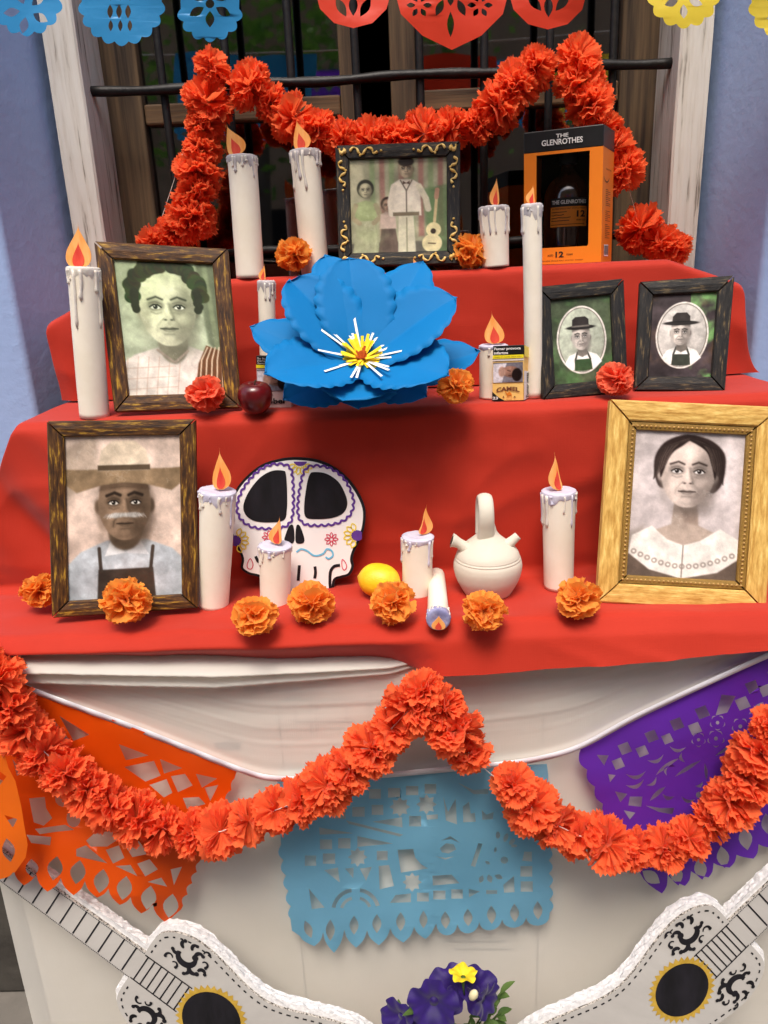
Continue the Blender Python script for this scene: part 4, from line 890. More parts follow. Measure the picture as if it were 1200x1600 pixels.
# ---------------------------------------------------------------- big blue paper flower
m_blue = mat('bright_blue_card', (0,114,178), .65, (2,122,188), (9,9,9), 3, .3, .7, trans=.12, spec=.25, bump=.08, bscale=(200,200,200))
m_strip = mat('white_paper_strip', (236,234,226), .7); m_yel = mat('yellow_crepe_paper', (240,208,20), .75, (250,222,50), (60,60,60), 3); m_rust = mat('rust_paper_centre', (170,74,22), .8, (200,96,30), (200,200,200), 3)
FC = at(566,566,1.075); tau = math.radians(46)
vw = (FC-CAMP).normalized(); sideX = vw.cross(V((0,0,1))).normalized(); upv = sideX.cross(vw).normalized()
fn = (-vw*math.cos(tau)+upv*math.sin(tau)).normalized(); fy = (upv*math.cos(tau)+vw*math.sin(tau)).normalized()
flw = thing('blue_paper_flower', FC, 'large bright blue paper flower with scalloped petals, white strips and yellow centre', 'paper flower')
PX = (FC-CAMP).length/FOC
def petal(az, Lp, Wp, el, back=0, crease=.22, curl=.25, roll=0, nsc=8, sd=0):
    az = math.radians(az); el = math.radians(el); rad = sideX*math.cos(az)+fy*math.sin(az); tan = -sideX*math.sin(az)+fy*math.cos(az)
    L, W = Lp*PX, Wp*PX; rows = []; NT = 56
    for i in range(NT+1):
        t = i/NT; e = el+curl*(.5-t)*1.0
        # centre line
        x = L*t*math.cos(el); zz = L*(math.sin(el)*t + curl*(t-t*t)*.9)
        hw = W/2*(.20*(1-t)+ (math.sin(math.pi*min(1, t**1.12)))**.54*.97)
        hw *= (1-.075+.085*abs(math.sin(math.pi*(t*nsc+.2)))) if t < .985 else .75
        if t == 1: hw = .001
        r = []
        for s in (-1,-.75,-.5,-.25,-.06,0,.06,.25,.5,.75,1):
            h = crease*abs(s)*hw + roll*s*hw + .004*noise.noise(V((s*1.3+sd, t*2, sd)))
            tip = L*.035*(1-s*s)*(t > .9)*(t-.9)*10
            r.append(FC + rad*(x+tip) + tan*(s*hw) + fn*(zz+h-back))
        rows.append(r)
    MB().grid(rows).build('petal', m_blue, flw, smooth=True, solid=.0004)
def petal_to(dx, dy, W, e, back, crease, curl, sd):      # petal whose tip lies dx right and dy above the heart as seen from the front
    dy += back*math.sin(tau)/PX; t_ = math.tan(math.radians(e))*math.sin(tau); c_ = math.cos(tau)
    qa, qb, qc = t_*t_/c_**2-1, -2*dy*t_/c_**2, dx*dx+dy*dy/c_**2
    A = (-qb-math.sqrt(max(0, qb*qb-4*qa*qc)))/(2*qa)
    if A < 0: A = (-qb+math.sqrt(max(0, qb*qb-4*qa*qc)))/(2*qa)
    petal(math.degrees(math.atan2((dy-A*t_)/c_, dx)), A/math.cos(math.radians(e)), W, e, back, crease, curl, sd=sd)
for i, a in enumerate([(-52,176,100,12,.026,.24,.05), (108,158,104,10,.026,.24,.05), (-170,62,96,8,.022,.16,.0), (184,8,98,4,.042,.16,-.05), (92,-54,92,0,.018,.1,-.05), (-118,-48,96,2,.016,.1,-.03), (-8,-66,110,0,.014,.08,0)]):
    petal_to(*a[:7], sd=i*3.1)
for i, a in enumerate([(-12,158,118,28,.006,.30,.12), (-102,128,116,26,.004,.28,.10), (142,88,120,26,.004,.28,.10), (-136,-8,116,18,-.001,.15,.06), (118,-22,118,18,-.001,.15,.06), (-30,-52,122,10,.001,.12,.05)]):
    petal_to(*a[:7], sd=40+i*2.3)
rng = random.Random(3)
def ribbon(az, Lp, el, wpx, mt, nm, r0_=0, droop=0):
    rad = sideX*math.cos(az)+fy*math.sin(az); tan = -sideX*math.sin(az)+fy*math.cos(az); rows = []
    for i in range(7):
        t = i/6; r = (r0_+(Lp-r0_)*t)*PX; z = r*math.tan(el)-droop*PX*t*t+.006; w = wpx*PX/2
        rows.append([FC+rad*r+tan*(-w)+fn*z, FC+rad*r+tan*w+fn*z])
    MB().grid(rows).build(nm, mt, flw, solid=.0003)
for ga in (20, 62, 108, 150, 186, 222, 262, 300, 345):
    for k in (-1, 0, 1)[:3 if ga % 4 == 0 else 2]:
        ribbon(math.radians(ga+k*8.5+rng.uniform(-2,2)), rng.uniform(58,74), math.radians(rng.uniform(14,26)), 3.6, m_strip, 'stamen_strip', 18)
for k in range(54): ribbon(rng.uniform(0,6.283), rng.uniform(24,34), math.radians(rng.uniform(12,40)), 4.5, m_yel, 'yellow_fringe', 3)
for k in range(16): ribbon(rng.uniform(0,6.283), rng.uniform(7,12), math.radians(rng.uniform(40,60)), 4, m_rust, 'rust_fringe', 1)

# ---------------------------------------------------------------- skull cutout
m_blk = mat('black_marker', (16,15,18), .5, (30,28,34), (40,40,14), 4, spec=.3); m_white = mat('white_painted_board', (238,234,230), .75, (232,228,226), (9,9,9), 4, spec=.25)
m_pur = mat('purple_marker', (84,44,130), .7, (98,56,146), (60,60,60), 3); m_ylm = mat('yellow_marker', (232,206,64), .7); m_bl2 = mat('light_blue_marker', (110,186,218), .7); m_pk = mat('pink_red_marker', (206,64,92), .7)
z7 = lambda pts: [(300+x/2.143, 680+y/2.143) for x, y in pts]
sk_out = spline(z7([(290,80),(350,74),(420,82),(482,110),(530,152),(565,205),(581,252),(578,305),(562,352),(545,388),(538,415),(542,440),(528,468),(500,478),(480,486),(472,520),(440,530),(380,532),(320,530),(262,528),(236,515),(228,478),(190,466),(164,446),(166,412),(150,375),(130,330),(124,280),(128,225),(148,180),(180,140),(230,100)]), 5, True)
cx0 = sum(p[0] for p in sk_out)/len(sk_out); cy0 = sum(p[1] for p in sk_out)/len(sk_out)
def inset(l, d):
    o = []; n = len(l); sgn = 1 if area2(l) > 0 else -1
    for i in range(n):
        a, b = l[i-1], l[(i+1) % n]; dx, dy = b[0]-a[0], b[1]-a[1]; L = math.hypot(dx, dy) or 1; o.append((l[i][0]-sgn*dy/L*d, l[i][1]+sgn*dx/L*d))
    return o
PS = plane3(at(400,905,1.062), at(540,905,1.066), at(465,730,1.088))
sk = thing('skull_cutout', PS(465,918), 'painted cardboard sugar skull with black eye sockets and purple wavy rings', 'skull decoration')
mb = MB(); mb.poly([sk_out], lambda x, y: PS(x, y, 0)); mb.build('board', m_blk, sk, solid=.005, soff=-1)
L_ = lambda o: (lambda x, y: PS(x, y, o))
mb = MB(); mb.poly([inset(sk_out, 4.2)], L_(.0018)); mb.build('white_face', m_white, sk)
def inkp(loops, m, nm, o=.0026):
    mb = MB(); [mb.poly([l], L_(o)) for l in loops]; return mb.build(nm, m, sk)
def ink(strokes, w, m, nm, o=.0028, closed=False):
    mb = MB(); [mb.strip(s_, w, L_(o+.00003*i), closed=closed) for i, s_ in enumerate(strokes)]; return mb.build(nm, m, sk)
eyeL = spline(z7([(305,118),(268,119),(228,142),(190,190),(173,235),(181,266),(210,286),(262,291),(308,283),(318,250),(319,190),(315,130)]), 5, True)
eyeR = spline(z7([(408,123),(450,128),(490,155),(514,198),(520,232),(506,260),(470,276),(420,280),(382,274),(376,235),(384,170),(394,132)]), 5, True)
inkp([eyeL], m_blk, 'eye_socket'); inkp([eyeR], m_blk, 'eye_socket')
for e_ in (eyeL, eyeR):
    ring_ = inset(e_, -9.5); n = len(ring_); tot = sum(math.hypot(ring_[i][0]-ring_[i-1][0], ring_[i][1]-ring_[i-1][1]) for i in range(n)); wv = []; acc = 0; K = round(tot/11); dense = []
    for i in range(n):
        a, b = ring_[i], ring_[(i+1) % n]
        for k in range(4): dense.append((a[0]+(b[0]-a[0])*k/4, a[1]+(b[1]-a[1])*k/4))
    nn = len(dense); sgn = 1 if area2(dense) > 0 else -1
    for i in range(nn):
        a, b = dense[i-1], dense[(i+1) % nn]; acc += math.hypot(dense[i][0]-dense[i-1][0], dense[i][1]-dense[i-1][1]) if i else 0
        L = math.hypot(b[0]-a[0], b[1]-a[1]) or 1; h = 3.4*(abs(math.sin(math.pi*K*acc/tot))-.5); wv.append((dense[i][0]+sgn*(b[1]-a[1])/L*h, dense[i][1]-sgn*(b[0]-a[0])/L*h))
    ink([wv], 3.3, m_pur, 'wavy_ring', closed=True)
[inkp([n_], m_blk, 'nostril') for n_ in (spline(z7([(326,303),(340,303),(343,352),(328,362),(311,352),(312,338)]), 4, True), spline(z7([(350,304),(362,303),(376,342),(374,358),(358,362),(347,352)]), 4, True))]
[ink([spline(z7(s_), 5)], 2.7, m_bl2, 'moustache_swirl') for s_ in ([(350,390),(366,380),(386,386),(410,402),(438,396),(452,380),(468,386),(472,402),(458,412),(448,406)], [(222,376),(232,382),(240,392)])]
for s_ in ([(360,434),(358,460),(356,486)], [(412,438),(414,458),(411,478)], [(496,434),(476,438),(464,456),(462,490),(464,516)], [(214,404),(222,420),(240,436)]): mb = MB(); mb.strip(spline(z7(s_), 5), 4.6, L_(.0027)); mb.build('tooth_line', m_blk, sk)
fl = []
for cx_, cy_ in ((467,347),(258,341)):
    mb = MB()
    for k in range(8): a = k*math.pi/4; mb.strip(z7(leaf(cx_+14*math.cos(a), cy_+14*math.sin(a), 9, 4.5, math.degrees(a))), 1.3, L_(.0027), closed=True)
    mb.build('pink_flower', m_pk, sk)
for d in ([(503,415),(514,425),(518,440),(510,450),(503,440)], [(196,412),(205,430),(200,446),(188,444),(186,430)]): mb = MB(); mb.strip(z7(spline(d, 5, True)), 1.3, L_(.0027), closed=True); mb.build('pink_drop', m_pk, sk)
pc = []
for cx_, cy_, a0, a1 in ((363,88,20,160), (553,335,100,262), (146,352,-80,78)):
    pc.append(z7(ell(cx_, cy_, 20, 18)) if cx_ != 363 else z7(ell(cx_, cy_, 22, 14)))
    mb = MB()
    for k in range(6):
        a = math.radians(a0+(a1-a0)*(k+.5)/6); mb.strip(z7(leaf(cx_+33*math.cos(a), cy_+31*math.sin(a), 13, 8, math.degrees(a))), 1.9, L_(.00272), closed=True)
    mb.build('yellow_flower', m_ylm, sk)
for l in pc: mb = MB(); mb.poly([[(min(x, 565.5), max(y, 721)) if x > 376 else (max(x, 365), y) for x, y in l]], L_(.0025)); mb.build('purple_flower_heart', m_pur, sk)

# ---------------------------------------------------------------- lemon, apple, jug
m_lem = mat('lemon_peel', (238,190,22), .42, (246,204,44), (30,30,30), 3, bump=.5, bscale=(420,420,420), bdetail=2, spec=.45, sss=.05, bdist=.001)
m_apl = mat('dark_red_apple_skin', (72,10,16), .28, (110,20,24), (50,50,26), 5, .35, .75, spec=.5, coat=.2)
m_stem = mat('brown_stem', (62,44,26), .8)
Yl = 1.03; lc = at(592,897,Yl); k_ = (at(602,897,Yl)-lc).length/10; rl = 33*k_
lc.z = Z1+.027*1.0; mb = MB(); prof = []
for i in range(25):
    t = -1+2*i/24; prof.append((27*k_*max(0, 1-abs(t)**2.3)**.5+ (3.2*k_ if abs(t) > .97 else 0)*.5, t*rl*1.0 + (2.2*k_*(1 if t > 0 else -1) if abs(t) > .97 else 0)))
mb.lathe(lc, V((1,-.25,-.12)), prof, 28); tag(mb.build('lemon', m_lem, smooth=True, loc=lc), 'whole yellow lemon lying between the skull and the short candle', 'lemon')
Ya = 1.108; ac = at(398,614,Ya); ka = (at(408,614,Ya)-ac).length/10; ra = 27*ka; ac.z = Z2+ra*.92
ap = thing('apple', V((ac.x, ac.y, Z2)), 'dark red apple beside the curly haired portrait and a black cigarette pack', 'apple')
prof = [(.02*ra,-.80*ra),(.25*ra,-.90*ra),(.5*ra,-.86*ra),(.8*ra,-.55*ra),(.97*ra,-.1*ra),(1.0*ra,.2*ra),(.92*ra,.55*ra),(.72*ra,.78*ra),(.45*ra,.86*ra),(.22*ra,.78*ra),(.06*ra,.62*ra),(.01*ra,.60*ra)]
MB().lathe(ac, (.05,-.12,1), spline(prof, 4), 30).build('apple_body', m_apl, ap, smooth=True)
MB().tube([ac+V((0,0,.6*ra)), ac+V((.002,-.002,.85*ra)), ac+V((.004,-.003,1.02*ra))], [.0016,.0012,.0016], 7).build('stem', m_stem, ap, smooth=True)
m_clay = mat('pale_unglazed_clay', (206,198,180), .72, (216,210,194), (14,14,14), 6, .3, .7, bump=.25, bscale=(60,60,140), bdetail=6, spec=.25, bdist=.001)
Yj = 1.035; jb = on(762,934,Z1); jb = at(762,925,Yj); jb.z = Z1; kj = (at(772,870,Yj)-at(762,870,Yj)).length/10
def jy(y): return (at(762,y,Yj)).z-Z1
jug = thing('clay_water_jug', jb, 'white clay water jug with a loop handle and two spouts', 'jug')
pr = [(30,944),(36,940),(35,935),(33,930),(38,922),(44,912),(50,900),(53.4,886),(53,877),(51.2,872.5),(50.6,871.5),(51.2,870.5),(50,868.5),(49.2,867.8),(49.6,867),(47,861),(42,855),(34,848),(26,842),(19,836),(14.5,830),(12.5,824),(11,819)]
MB().lathe(jb, (0,0,1), [(r*kj, max(0, jy(y))) for r, y in spline(pr, 4)], 44).build('jug_body', m_clay, jug, smooth=True)
J = lambda x, y, dy=0: at(x, y, Yj)+V((0, dy, 0))
rows = []; hx = at(758,800,Yj).x; hz = lambda y: jb.z+jy(y)
hp = [V(p) for p in spline([(hx, Yj-.010, hz(836)), (hx, Yj-.013, hz(824)), (hx, Yj-.017, hz(806)), (hx, Yj-.014, hz(790)), (hx, Yj-.003, hz(780)), (hx, Yj+.012, hz(780)), (hx, Yj+.024, hz(790)), (hx, Yj+.027, hz(806)), (hx, Yj+.022, hz(824)), (hx, Yj+.016, hz(838))], 5)]
for i, p in enumerate(hp):
    t = (hp[min(i+1, len(hp)-1)]-hp[max(0, i-1)]).normalized(); a = V((1,0,0)); b = t.cross(a).normalized(); f_ = abs(2*i/(len(hp)-1)-1); wd = 1+.18*f_**3
    rows.append([p+a*(.0112*wd*math.cos(f))+b*(.0062*wd*math.sin(f)) for f in [2*math.pi*j/14 for j in range(14)]])
MB().grid(rows, 0, True).build('handle', m_clay, jug, smooth=True)
def spout(pts, rads, nm, hole):
    mb = MB(); mb.tube([V(q) for q in spline([tuple(J(x, y, -.006)) for x, y in pts], 5)], [v*kj for (v,) in spline([(r_,) for r_ in rads], 5)], 18); mb.build(nm, m_clay, jug, smooth=True)
spout([(738,862),(726,853),(717,847),(709,843),(706,842)], [14,9.5,8,10,11.5], 'wide_spout', 1)
spout([(778,862),(789,851),(799,843),(808,835)], [13,9.5,7.5,6.5], 'pouring_spout', 0)
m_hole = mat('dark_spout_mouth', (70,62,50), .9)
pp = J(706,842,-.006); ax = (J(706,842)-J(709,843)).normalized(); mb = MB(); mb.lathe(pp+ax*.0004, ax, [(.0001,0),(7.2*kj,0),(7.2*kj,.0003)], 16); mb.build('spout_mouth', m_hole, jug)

# ---------------------------------------------------------------- whisky box with its bottle
m_box = mat('bright_orange_carton', (240,128,26), .5, (244,134,30), (9,9,9), 3, spec=.35); m_lid = mat('black_carton', (20,20,21), .45, (28,28,30), (30,30,30), 3); m_ink = mat('dark_print', (34,22,14), .6); m_wht = mat('white_print', (232,230,226), .6)
m_inner = mat('dark_box_lining', (34,20,12), .7)
film = bpy.data.materials.new('clear_film'); film.use_nodes = True; nt = film.node_tree; nt.nodes.clear()
out = nt.nodes.new('ShaderNodeOutputMaterial'); mx = nt.nodes.new('ShaderNodeMixShader'); fr = nt.nodes.new('ShaderNodeFresnel'); fr.inputs[0].default_value = 1.3
tr = nt.nodes.new('ShaderNodeBsdfTransparent'); gl = nt.nodes.new('ShaderNodeBsdfGlossy'); gl.inputs['Roughness'].default_value = .08
nt.links.new(fr.outputs[0], mx.inputs[0]); nt.links.new(tr.outputs[0], mx.inputs[1]); nt.links.new(gl.outputs[0], mx.inputs[2]); nt.links.new(mx.outputs[0], out.inputs[0])
YbL, YbR, YbS = 1.35, 1.325, 1.44
bx = thing('whisky_box', at(880,405,1.36), 'orange whisky gift box with black top band and a window showing the bottle', 'box')
TL, TR = at(819,209,YbL), at(943,195,YbR); BR, BL = at(939,406,YbR), at(819,410,YbL)
TS, BS = at(960,206,YbS), at(955,405,YbS); dv = TS-TR; TLb, BLb = TL+dv, BL+(BS-BR)
bot = Z3+.001
for p_ in (BR, BL, BS, BLb): p_.z = bot
QF, QS = Quad(TL, TR, BR, BL), Quad(TR, TS, BS, BR)
vL = .148
win_h = [(.165,.148),(.835,.148),(.815,.86),(.80,.875),(.165,.875)]
mb = MB(); mb.poly([[(0,vL),(1,vL),(1,1),(0,1)], [(.16,.17),(.835,.17),(.835,.855),(.82,.872),(.16,.872)]], lambda u, v: QF(u, v)); mb.build('front_panel', m_box, bx, solid=.0008)
mb = MB(); q = lambda a, b, c, d: mb.add([a, b, c, d], [(0,1,2,3)])
q(TR, TS, BS, BR); mb.build('side_panel', m_box, bx, solid=.0006)
mb = MB(); q(TL, BL, BLb, TLb); q(TLb, TS, BS, BLb); q(BL, BR, BS, BLb); mb.build('back_panels', m_box, bx, solid=.0006)
ins_ = lambda p: p+(((TL+TR+BL+BR+TS+BS+TLb+BLb)/8)-p)*.02
mb = MB(); a_, b_, c_, d_, e_, f_, g_, h_ = [ins_(p) for p in (TL, BL, BLb, TLb, TS, BS, TR, BR)]
mb.add([d_, e_, f_, c_], [(0,1,2,3)]); mb.add([g_, e_, f_, h_], [(0,1,2,3)]); mb.add([b_, h_, f_, c_], [(0,1,2,3)]); mb.build('box_lining', m_inner, bx)
cen = (TL+TR+TS+TLb)/4; up_ = lambda p: p+(p-cen)*.012+V((0,0,.0015))
fL, fR, fS, fB = QF(0,vL), QF(1,vL), QS(1,.155), TLb+(BLb-TLb)*.148
o_ = lambda p, c: p+(p-c)*.012; c2 = (fL+fR+fS+fB)/4
mb = MB(); mb.hexa([up_(p) for p in (TL, TR, TS, TLb)], [o_(p, c2) for p in (fL, fR, fS, fB)]); mb.build('top_band', m_lid, bx, bevel=.0015)
mb = MB(); mb.add([QF(.155,.15,-.002), QF(.84,.15,-.002), QF(.84,.88,-.002), QF(.155,.88,-.002)], [(0,1,2,3)]); mb.build('window_film', film, bx)
fo = lambda u, v: QF(u, v, .0028)
mb = MB(); put_text(mb, 'THE', fo, .485, .043, .155, .027, bold=.02); put_text(mb, 'GLENROTHES', fo, .485, .086, .52, .042, bold=.02); mb.build('top_lettering', m_wht, bx)
fo1 = lambda u, v: QF(u, v, .0010)
mb = MB(); put_text(mb, 'AGED', fo1, .345, .932, .075, .014, bold=.01); put_text(mb, '12', fo1, .465, .927, .105, .046, bold=.03); put_text(mb, 'YEARS', fo1, .595, .930, .085, .014, bold=.01); put_text(mb, 'SPEYSIDE SINGLE MALT SCOTCH WHISKY', fo1, .5, .975, .55, .010); mb.build('front_lettering', m_ink, bx)
so = lambda u, v: QS(u, v, .0008)
mb = MB(); mb.strip([(.33+.25*math.cos(t), .345+.05*math.sin(t)) for t in [math.pi*(.1+.8*k/9) for k in range(10)]], .008, so)
put_text(mb, 'GLENROTHES', so, .5, .30, .5, .012)
for k in range(26):
    if k not in (9, 10, 17): mb.strip([(.28, .45+.0145*k), (.72-.2*((k*7) % 3 == 0), .45+.0145*k)], .0035, so)
mb.build('side_lettering', m_ink, bx)
mb = MB(); mb.add([so(.22,.865), so(.62,.865), so(.62,.955), so(.22,.955)], [(0,1,2,3)]); mb.build('barcode_patch', m_wht, bx)
mb = MB()
for k in range(11): mb.add([QS(.25+.033*k, .872, .0012), QS(.25+.033*k+.012+.008*(k % 3 == 0), .872, .0012), QS(.25+.033*k+.012+.008*(k % 3 == 0), .945, .0012), QS(.25+.033*k, .945, .0012)], [(0,1,2,3)])
mb.build('barcode_lines', m_ink, bx)
m_btl = mat('dark_amber_bottle_glass', (52,26,12), .14, spec=.9, coat=1.0, bump=.12, bscale=(40,40,40), bdist=.003); m_lbl = mat('orange_bottle_label', (228,132,34), .55, (234,140,42), (20,20,20), 3)
Yb_ = 1.385; kb = (at(890,300,Yb_)-at(880,300,Yb_)).length/10
bb = at(884,396,Yb_); bb.z = bot+.003; btl = thing('whisky_bottle', bb, 'squat dark whisky bottle with an orange label inside the orange gift box', 'bottle')
bz = lambda y: max(.0002, at(884,y,Yb_).z-bb.z)
pr = [(14,397),(30,396),(33,390),(35,370),(36,340),(36,318),(34,300),(28,286),(19,276),(12,268),(10,258),(10,252)]
MB().lathe(bb, (0,0,1), [(r*kb, bz(y)) for r, y in spline(pr, 4)], 40).build('glass_body', m_btl, btl, smooth=True)
MB().lathe(bb, (0,0,1), [(11*kb, bz(258)), (14*kb, bz(257)), (14*kb, bz(232)), (13*kb, bz(230)), (.1*kb, bz(229.5))], 28).build('cap', m_lid, btl, smooth=False)
def wrap(x, y, off=.0006):        # label wrapped on the bottle, x in pixels from its middle
    r = 36.3*kb+off; a = x/36.5*.98-.12; return bb+V((r*math.sin(a), -r*math.cos(a), bz(y)))
mb = MB(); mb.grid([[wrap(-31+62*i/16, y) for i in range(17)] for y in (325,340,356)]); mb.build('label', m_lbl, btl)
mb = MB(); mb.grid([[wrap(-31+62*i/16, y, .0008) for i in range(17)] for y in (312,318,325.5)]); mb.build('label_band', m_lid, btl)
mb = MB(); put_text(mb, 'THE GLENROTHES', lambda x, y: wrap(x, y, .0013), 0, 318.5, 56, 6.2, bold=.03); mb.build('band_lettering', m_wht, btl)
mb = MB(); T_ = lambda x, y: wrap(x, y, .0010); put_text(mb, '12', T_, 19, 337, 15, 10, bold=.03); put_text(mb, 'YEARS OLD', T_, 19, 346.5, 17, 2.4, bold=.02); put_text(mb, 'SPEYSIDE SINGLE MALT SCOTCH WHISKY', T_, 0, 328.5, 56, 2.6)
for k, (a_, b_) in enumerate(((-29,-4),(-29,-8),(-29,2),(-29,0))): mb.strip([(a_+(b_-a_)*t/5, 333.5+4.4*k+(.6*math.sin(t*2.2) if k in (1, 2) else 0)) for t in range(6)], .9, T_)
mb.strip([(-29+t*5.5, 352.5) for t in range(11)], .8, T_); mb.build('label_lettering', m_ink, btl)

# ---------------------------------------------------------------- cigarette packs
m_ylw = mat('yellow_print', (240,222,40), .5); m_pack = mat('pale_pack_card', (224,214,206), .5); m_och = mat('ochre_pack_card', (240,192,104), .5, (246,206,128), (30,30,30), 3); m_bkp = mat('black_print', (18,18,18), .5); m_brn = mat('brown_print', (112,64,38), .6); m_org = mat('orange_print', (222,128,36), .6)
m_mauve = mat('pink_grey_pack_card', (196,168,166), .5); m_lay = mat('bright_yellow_card', (238,214,92), .5)
def pic_pack(seed):
    p = Paint(60, 46, (120,116,124)); p.C *= (.8+.4*p.nz(4, seed))[..., None]
    p.pg([(0,.05),(.45,.02),(.3,.8),(0,.8)], (206,200,206), .03); p.el(.60,.36,.30,.22,(150,116,102),.03, rot=8, shade=.3); p.el(.80,.48,.17,.25,(44,34,32),.03); p.ln([(.48,.30),(.58,.34)], .03, (90,64,58), .02); p.ln([(.52,.5),(.62,.5)], .03, (84,56,52), .02); p.el(.30,.35,.12,.20,(172,140,126),.04)
    return p.finish(seed, .2)
def pack(label, cs, Ys, kind):
    TL, TR, BR, BL, TS, BS = [at(x, y, Y) for (x, y), Y in zip(cs, (Ys[0], Ys[1], Ys[1], Ys[0], Ys[2], Ys[2]))]
    for p_ in (BL, BR, BS): p_.z = Z2+.0008
    g = thing('cigarette_pack', (BL+BR)/2, label, 'cigarette pack', 'cigarette packs'); F_, S_ = Quad(TL, TR, BR, BL), Quad(TR, TS, BS, BR)
    back = [TL+(TS-TR), TS, BS, BL+(BS-BR)]; body = m_och if kind else m_mauve
    vl = .17
    mb = MB(); c4 = [F_(0,vl), F_(1,vl), BR, BL]; b4 = [TL+(TS-TR)+(BL-TL)*vl, TS+(BS-TS)*vl, BS, BL+(BS-BR)]; mb.hexa(c4, b4); mb.build('pack_body', body, g, bevel=.0008)
    mb = MB(); lift = V((0, -.0012, .0006)) if kind else V((0,0,.0002)); mb.hexa([p_+lift for p_ in (TL, TR, F_(1,vl-.004), F_(0,vl-.004))], [p_+lift for p_ in (back[0], TS, TS+(BS-TS)*(vl-.004), back[0]+(BL-TL)*(vl-.004))]); mb.build('flip_lid', m_bkp if not kind else m_bkp, g, bevel=.0008)
    P = lambda u, v, o=.0006: F_(u, v, o)
    Pl = lambda u, v: F_(u, v, .0022)
    def rect(u0, v0, u1, v1, m, nm, o=.0008, Qq=F_):
        mb = MB(); mb.add([Qq(u0,v0,o), Qq(u1,v0,o), Qq(u1,v1,o), Qq(u0,v1,o)], [(0,1,2,3)]); return mb.build(nm, m, g)
    rect(0, vl, 1, .27, m_pack if kind else m_bkp, 'grey_strip', .0009) if kind else None
    rect(.0, .165, 1, .225, m_ylw, 'yellow_stripe', .0017 if kind else .0010)
    print_mesh('warning_picture', pic_pack(9 if kind else 12), lambda u, v: F_(.02+.96*u, (.30 if kind else .26)+(.36 if kind else .40)*v, .0011), g)
    mb = MB()
    if kind:
        put_text(mb, 'Fumar provoca', Pl, .48, .055, .86, .062, bold=.03); put_text(mb, 'infartos', Pl, .27, .122, .46, .052, bold=.03)
        mb.build('warning_lettering', m_wht, g)
        mb = MB(); put_text(mb, 'Dejar de fumar salva vidas', lambda u, v: F_(u, v, .0023), .5, .196, .88, .018, bold=.01); mb.build('stripe_lettering', m_bkp, g)
        mb = MB(); mb.poly([[(0,.83),(.10,.88),(.22,.94),(.40,.998),(0,.998)]], lambda u, v: F_(u, v, .0009)); mb.build('dark_corner', m_bkp, g)
        mb = MB(); put_text(mb, '23', lambda u, v: F_(u, v, .0014), .10, .945, .17, .052, bold=.03); mb.build('count_lettering', m_wht, g)
        mb = MB(); put_text(mb, 'CAMEL', lambda u, v: F_(u, v, .0012), .50, .775, .74, .080, bold=.04, arch=.35); mb.build('name_lettering', m_brn, g)
        cam_l = [(.40,.82),(.44,.815),(.455,.845),(.47,.865),(.50,.855),(.53,.83),(.56,.83),(.59,.85),(.615,.865),(.62,.90),(.61,.955),(.595,.955),(.60,.905),(.575,.89),(.545,.90),(.545,.955),(.53,.955),(.525,.90),(.495,.90),(.485,.955),(.47,.955),(.475,.89),(.445,.875),(.43,.845),(.405,.838)]
        mb = MB(); mb.poly([[(x*1.0+.0, y) for x, y in cam_l]], lambda u, v: F_(u, v, .0012)); mb.build('camel_emblem', m_org, g)
        mb = MB(); put_text(mb, '1913', lambda u, v: F_(u, v, .0012), .53, .978, .16, .013); mb.add([F_(.33,.94,.0012), F_(.36,.90,.0012), F_(.39,.94,.0012)], [(0,1,2)]); mb.add([F_(.68,.94,.0012), F_(.71,.91,.0012), F_(.76,.94,.0012)], [(0,1,2)]); mb.build('small_print', m_brn, g)
        rect(0, .0, 1, .2, m_lay, 'lid_side', .0014, S_); rect(.0, .46, 1, .995, m_wht, 'white_side', .0008, S_)
        mb = MB(); put_text(mb, 'Fumar mata', lambda u, v: S_(u, v, .0012), .5, .72, 2.6*1.05, .065, rot=-math.pi/2, bold=.02) if False else None
        vs_, fs_ = text_mesh('Fumar mata', .02); mb.add([S_(.5+y*-.42, .725-x*.48, .0013) for x, y in vs_], fs_); mb.build('side_lettering', m_bkp, g)
    else:
        put_text(mb, 'Su humo es malo', P, .46, .045, .84, .036, bold=.01); put_text(mb, 'para sus hijos,', P, .42, .092, .76, .036, bold=.01); put_text(mb, 'familia y amigos', P, .46, .138, .84, .036, bold=.01)
        mb.build('warning_lettering', m_wht, g)
        mb = MB(); put_text(mb, 'Nobel', lambda u, v: F_(u, v, .0012), .45, .86, .72, .11, bold=.03); mb.build('name_lettering', m_bkp, g)
pack('open yellow and black cigarette pack standing before the broad flamed candle', [(770,541), (818,539), (818,629), (769,630), (829,545), (827,628)], (1.128, 1.122, 1.15), 1)
pack('dark cigarette pack tucked behind the apple and the left blue petals', [(400,556), (452,558), (455,633), (402,634), (457,557), (460,630)], (1.15, 1.145, 1.17), 0)
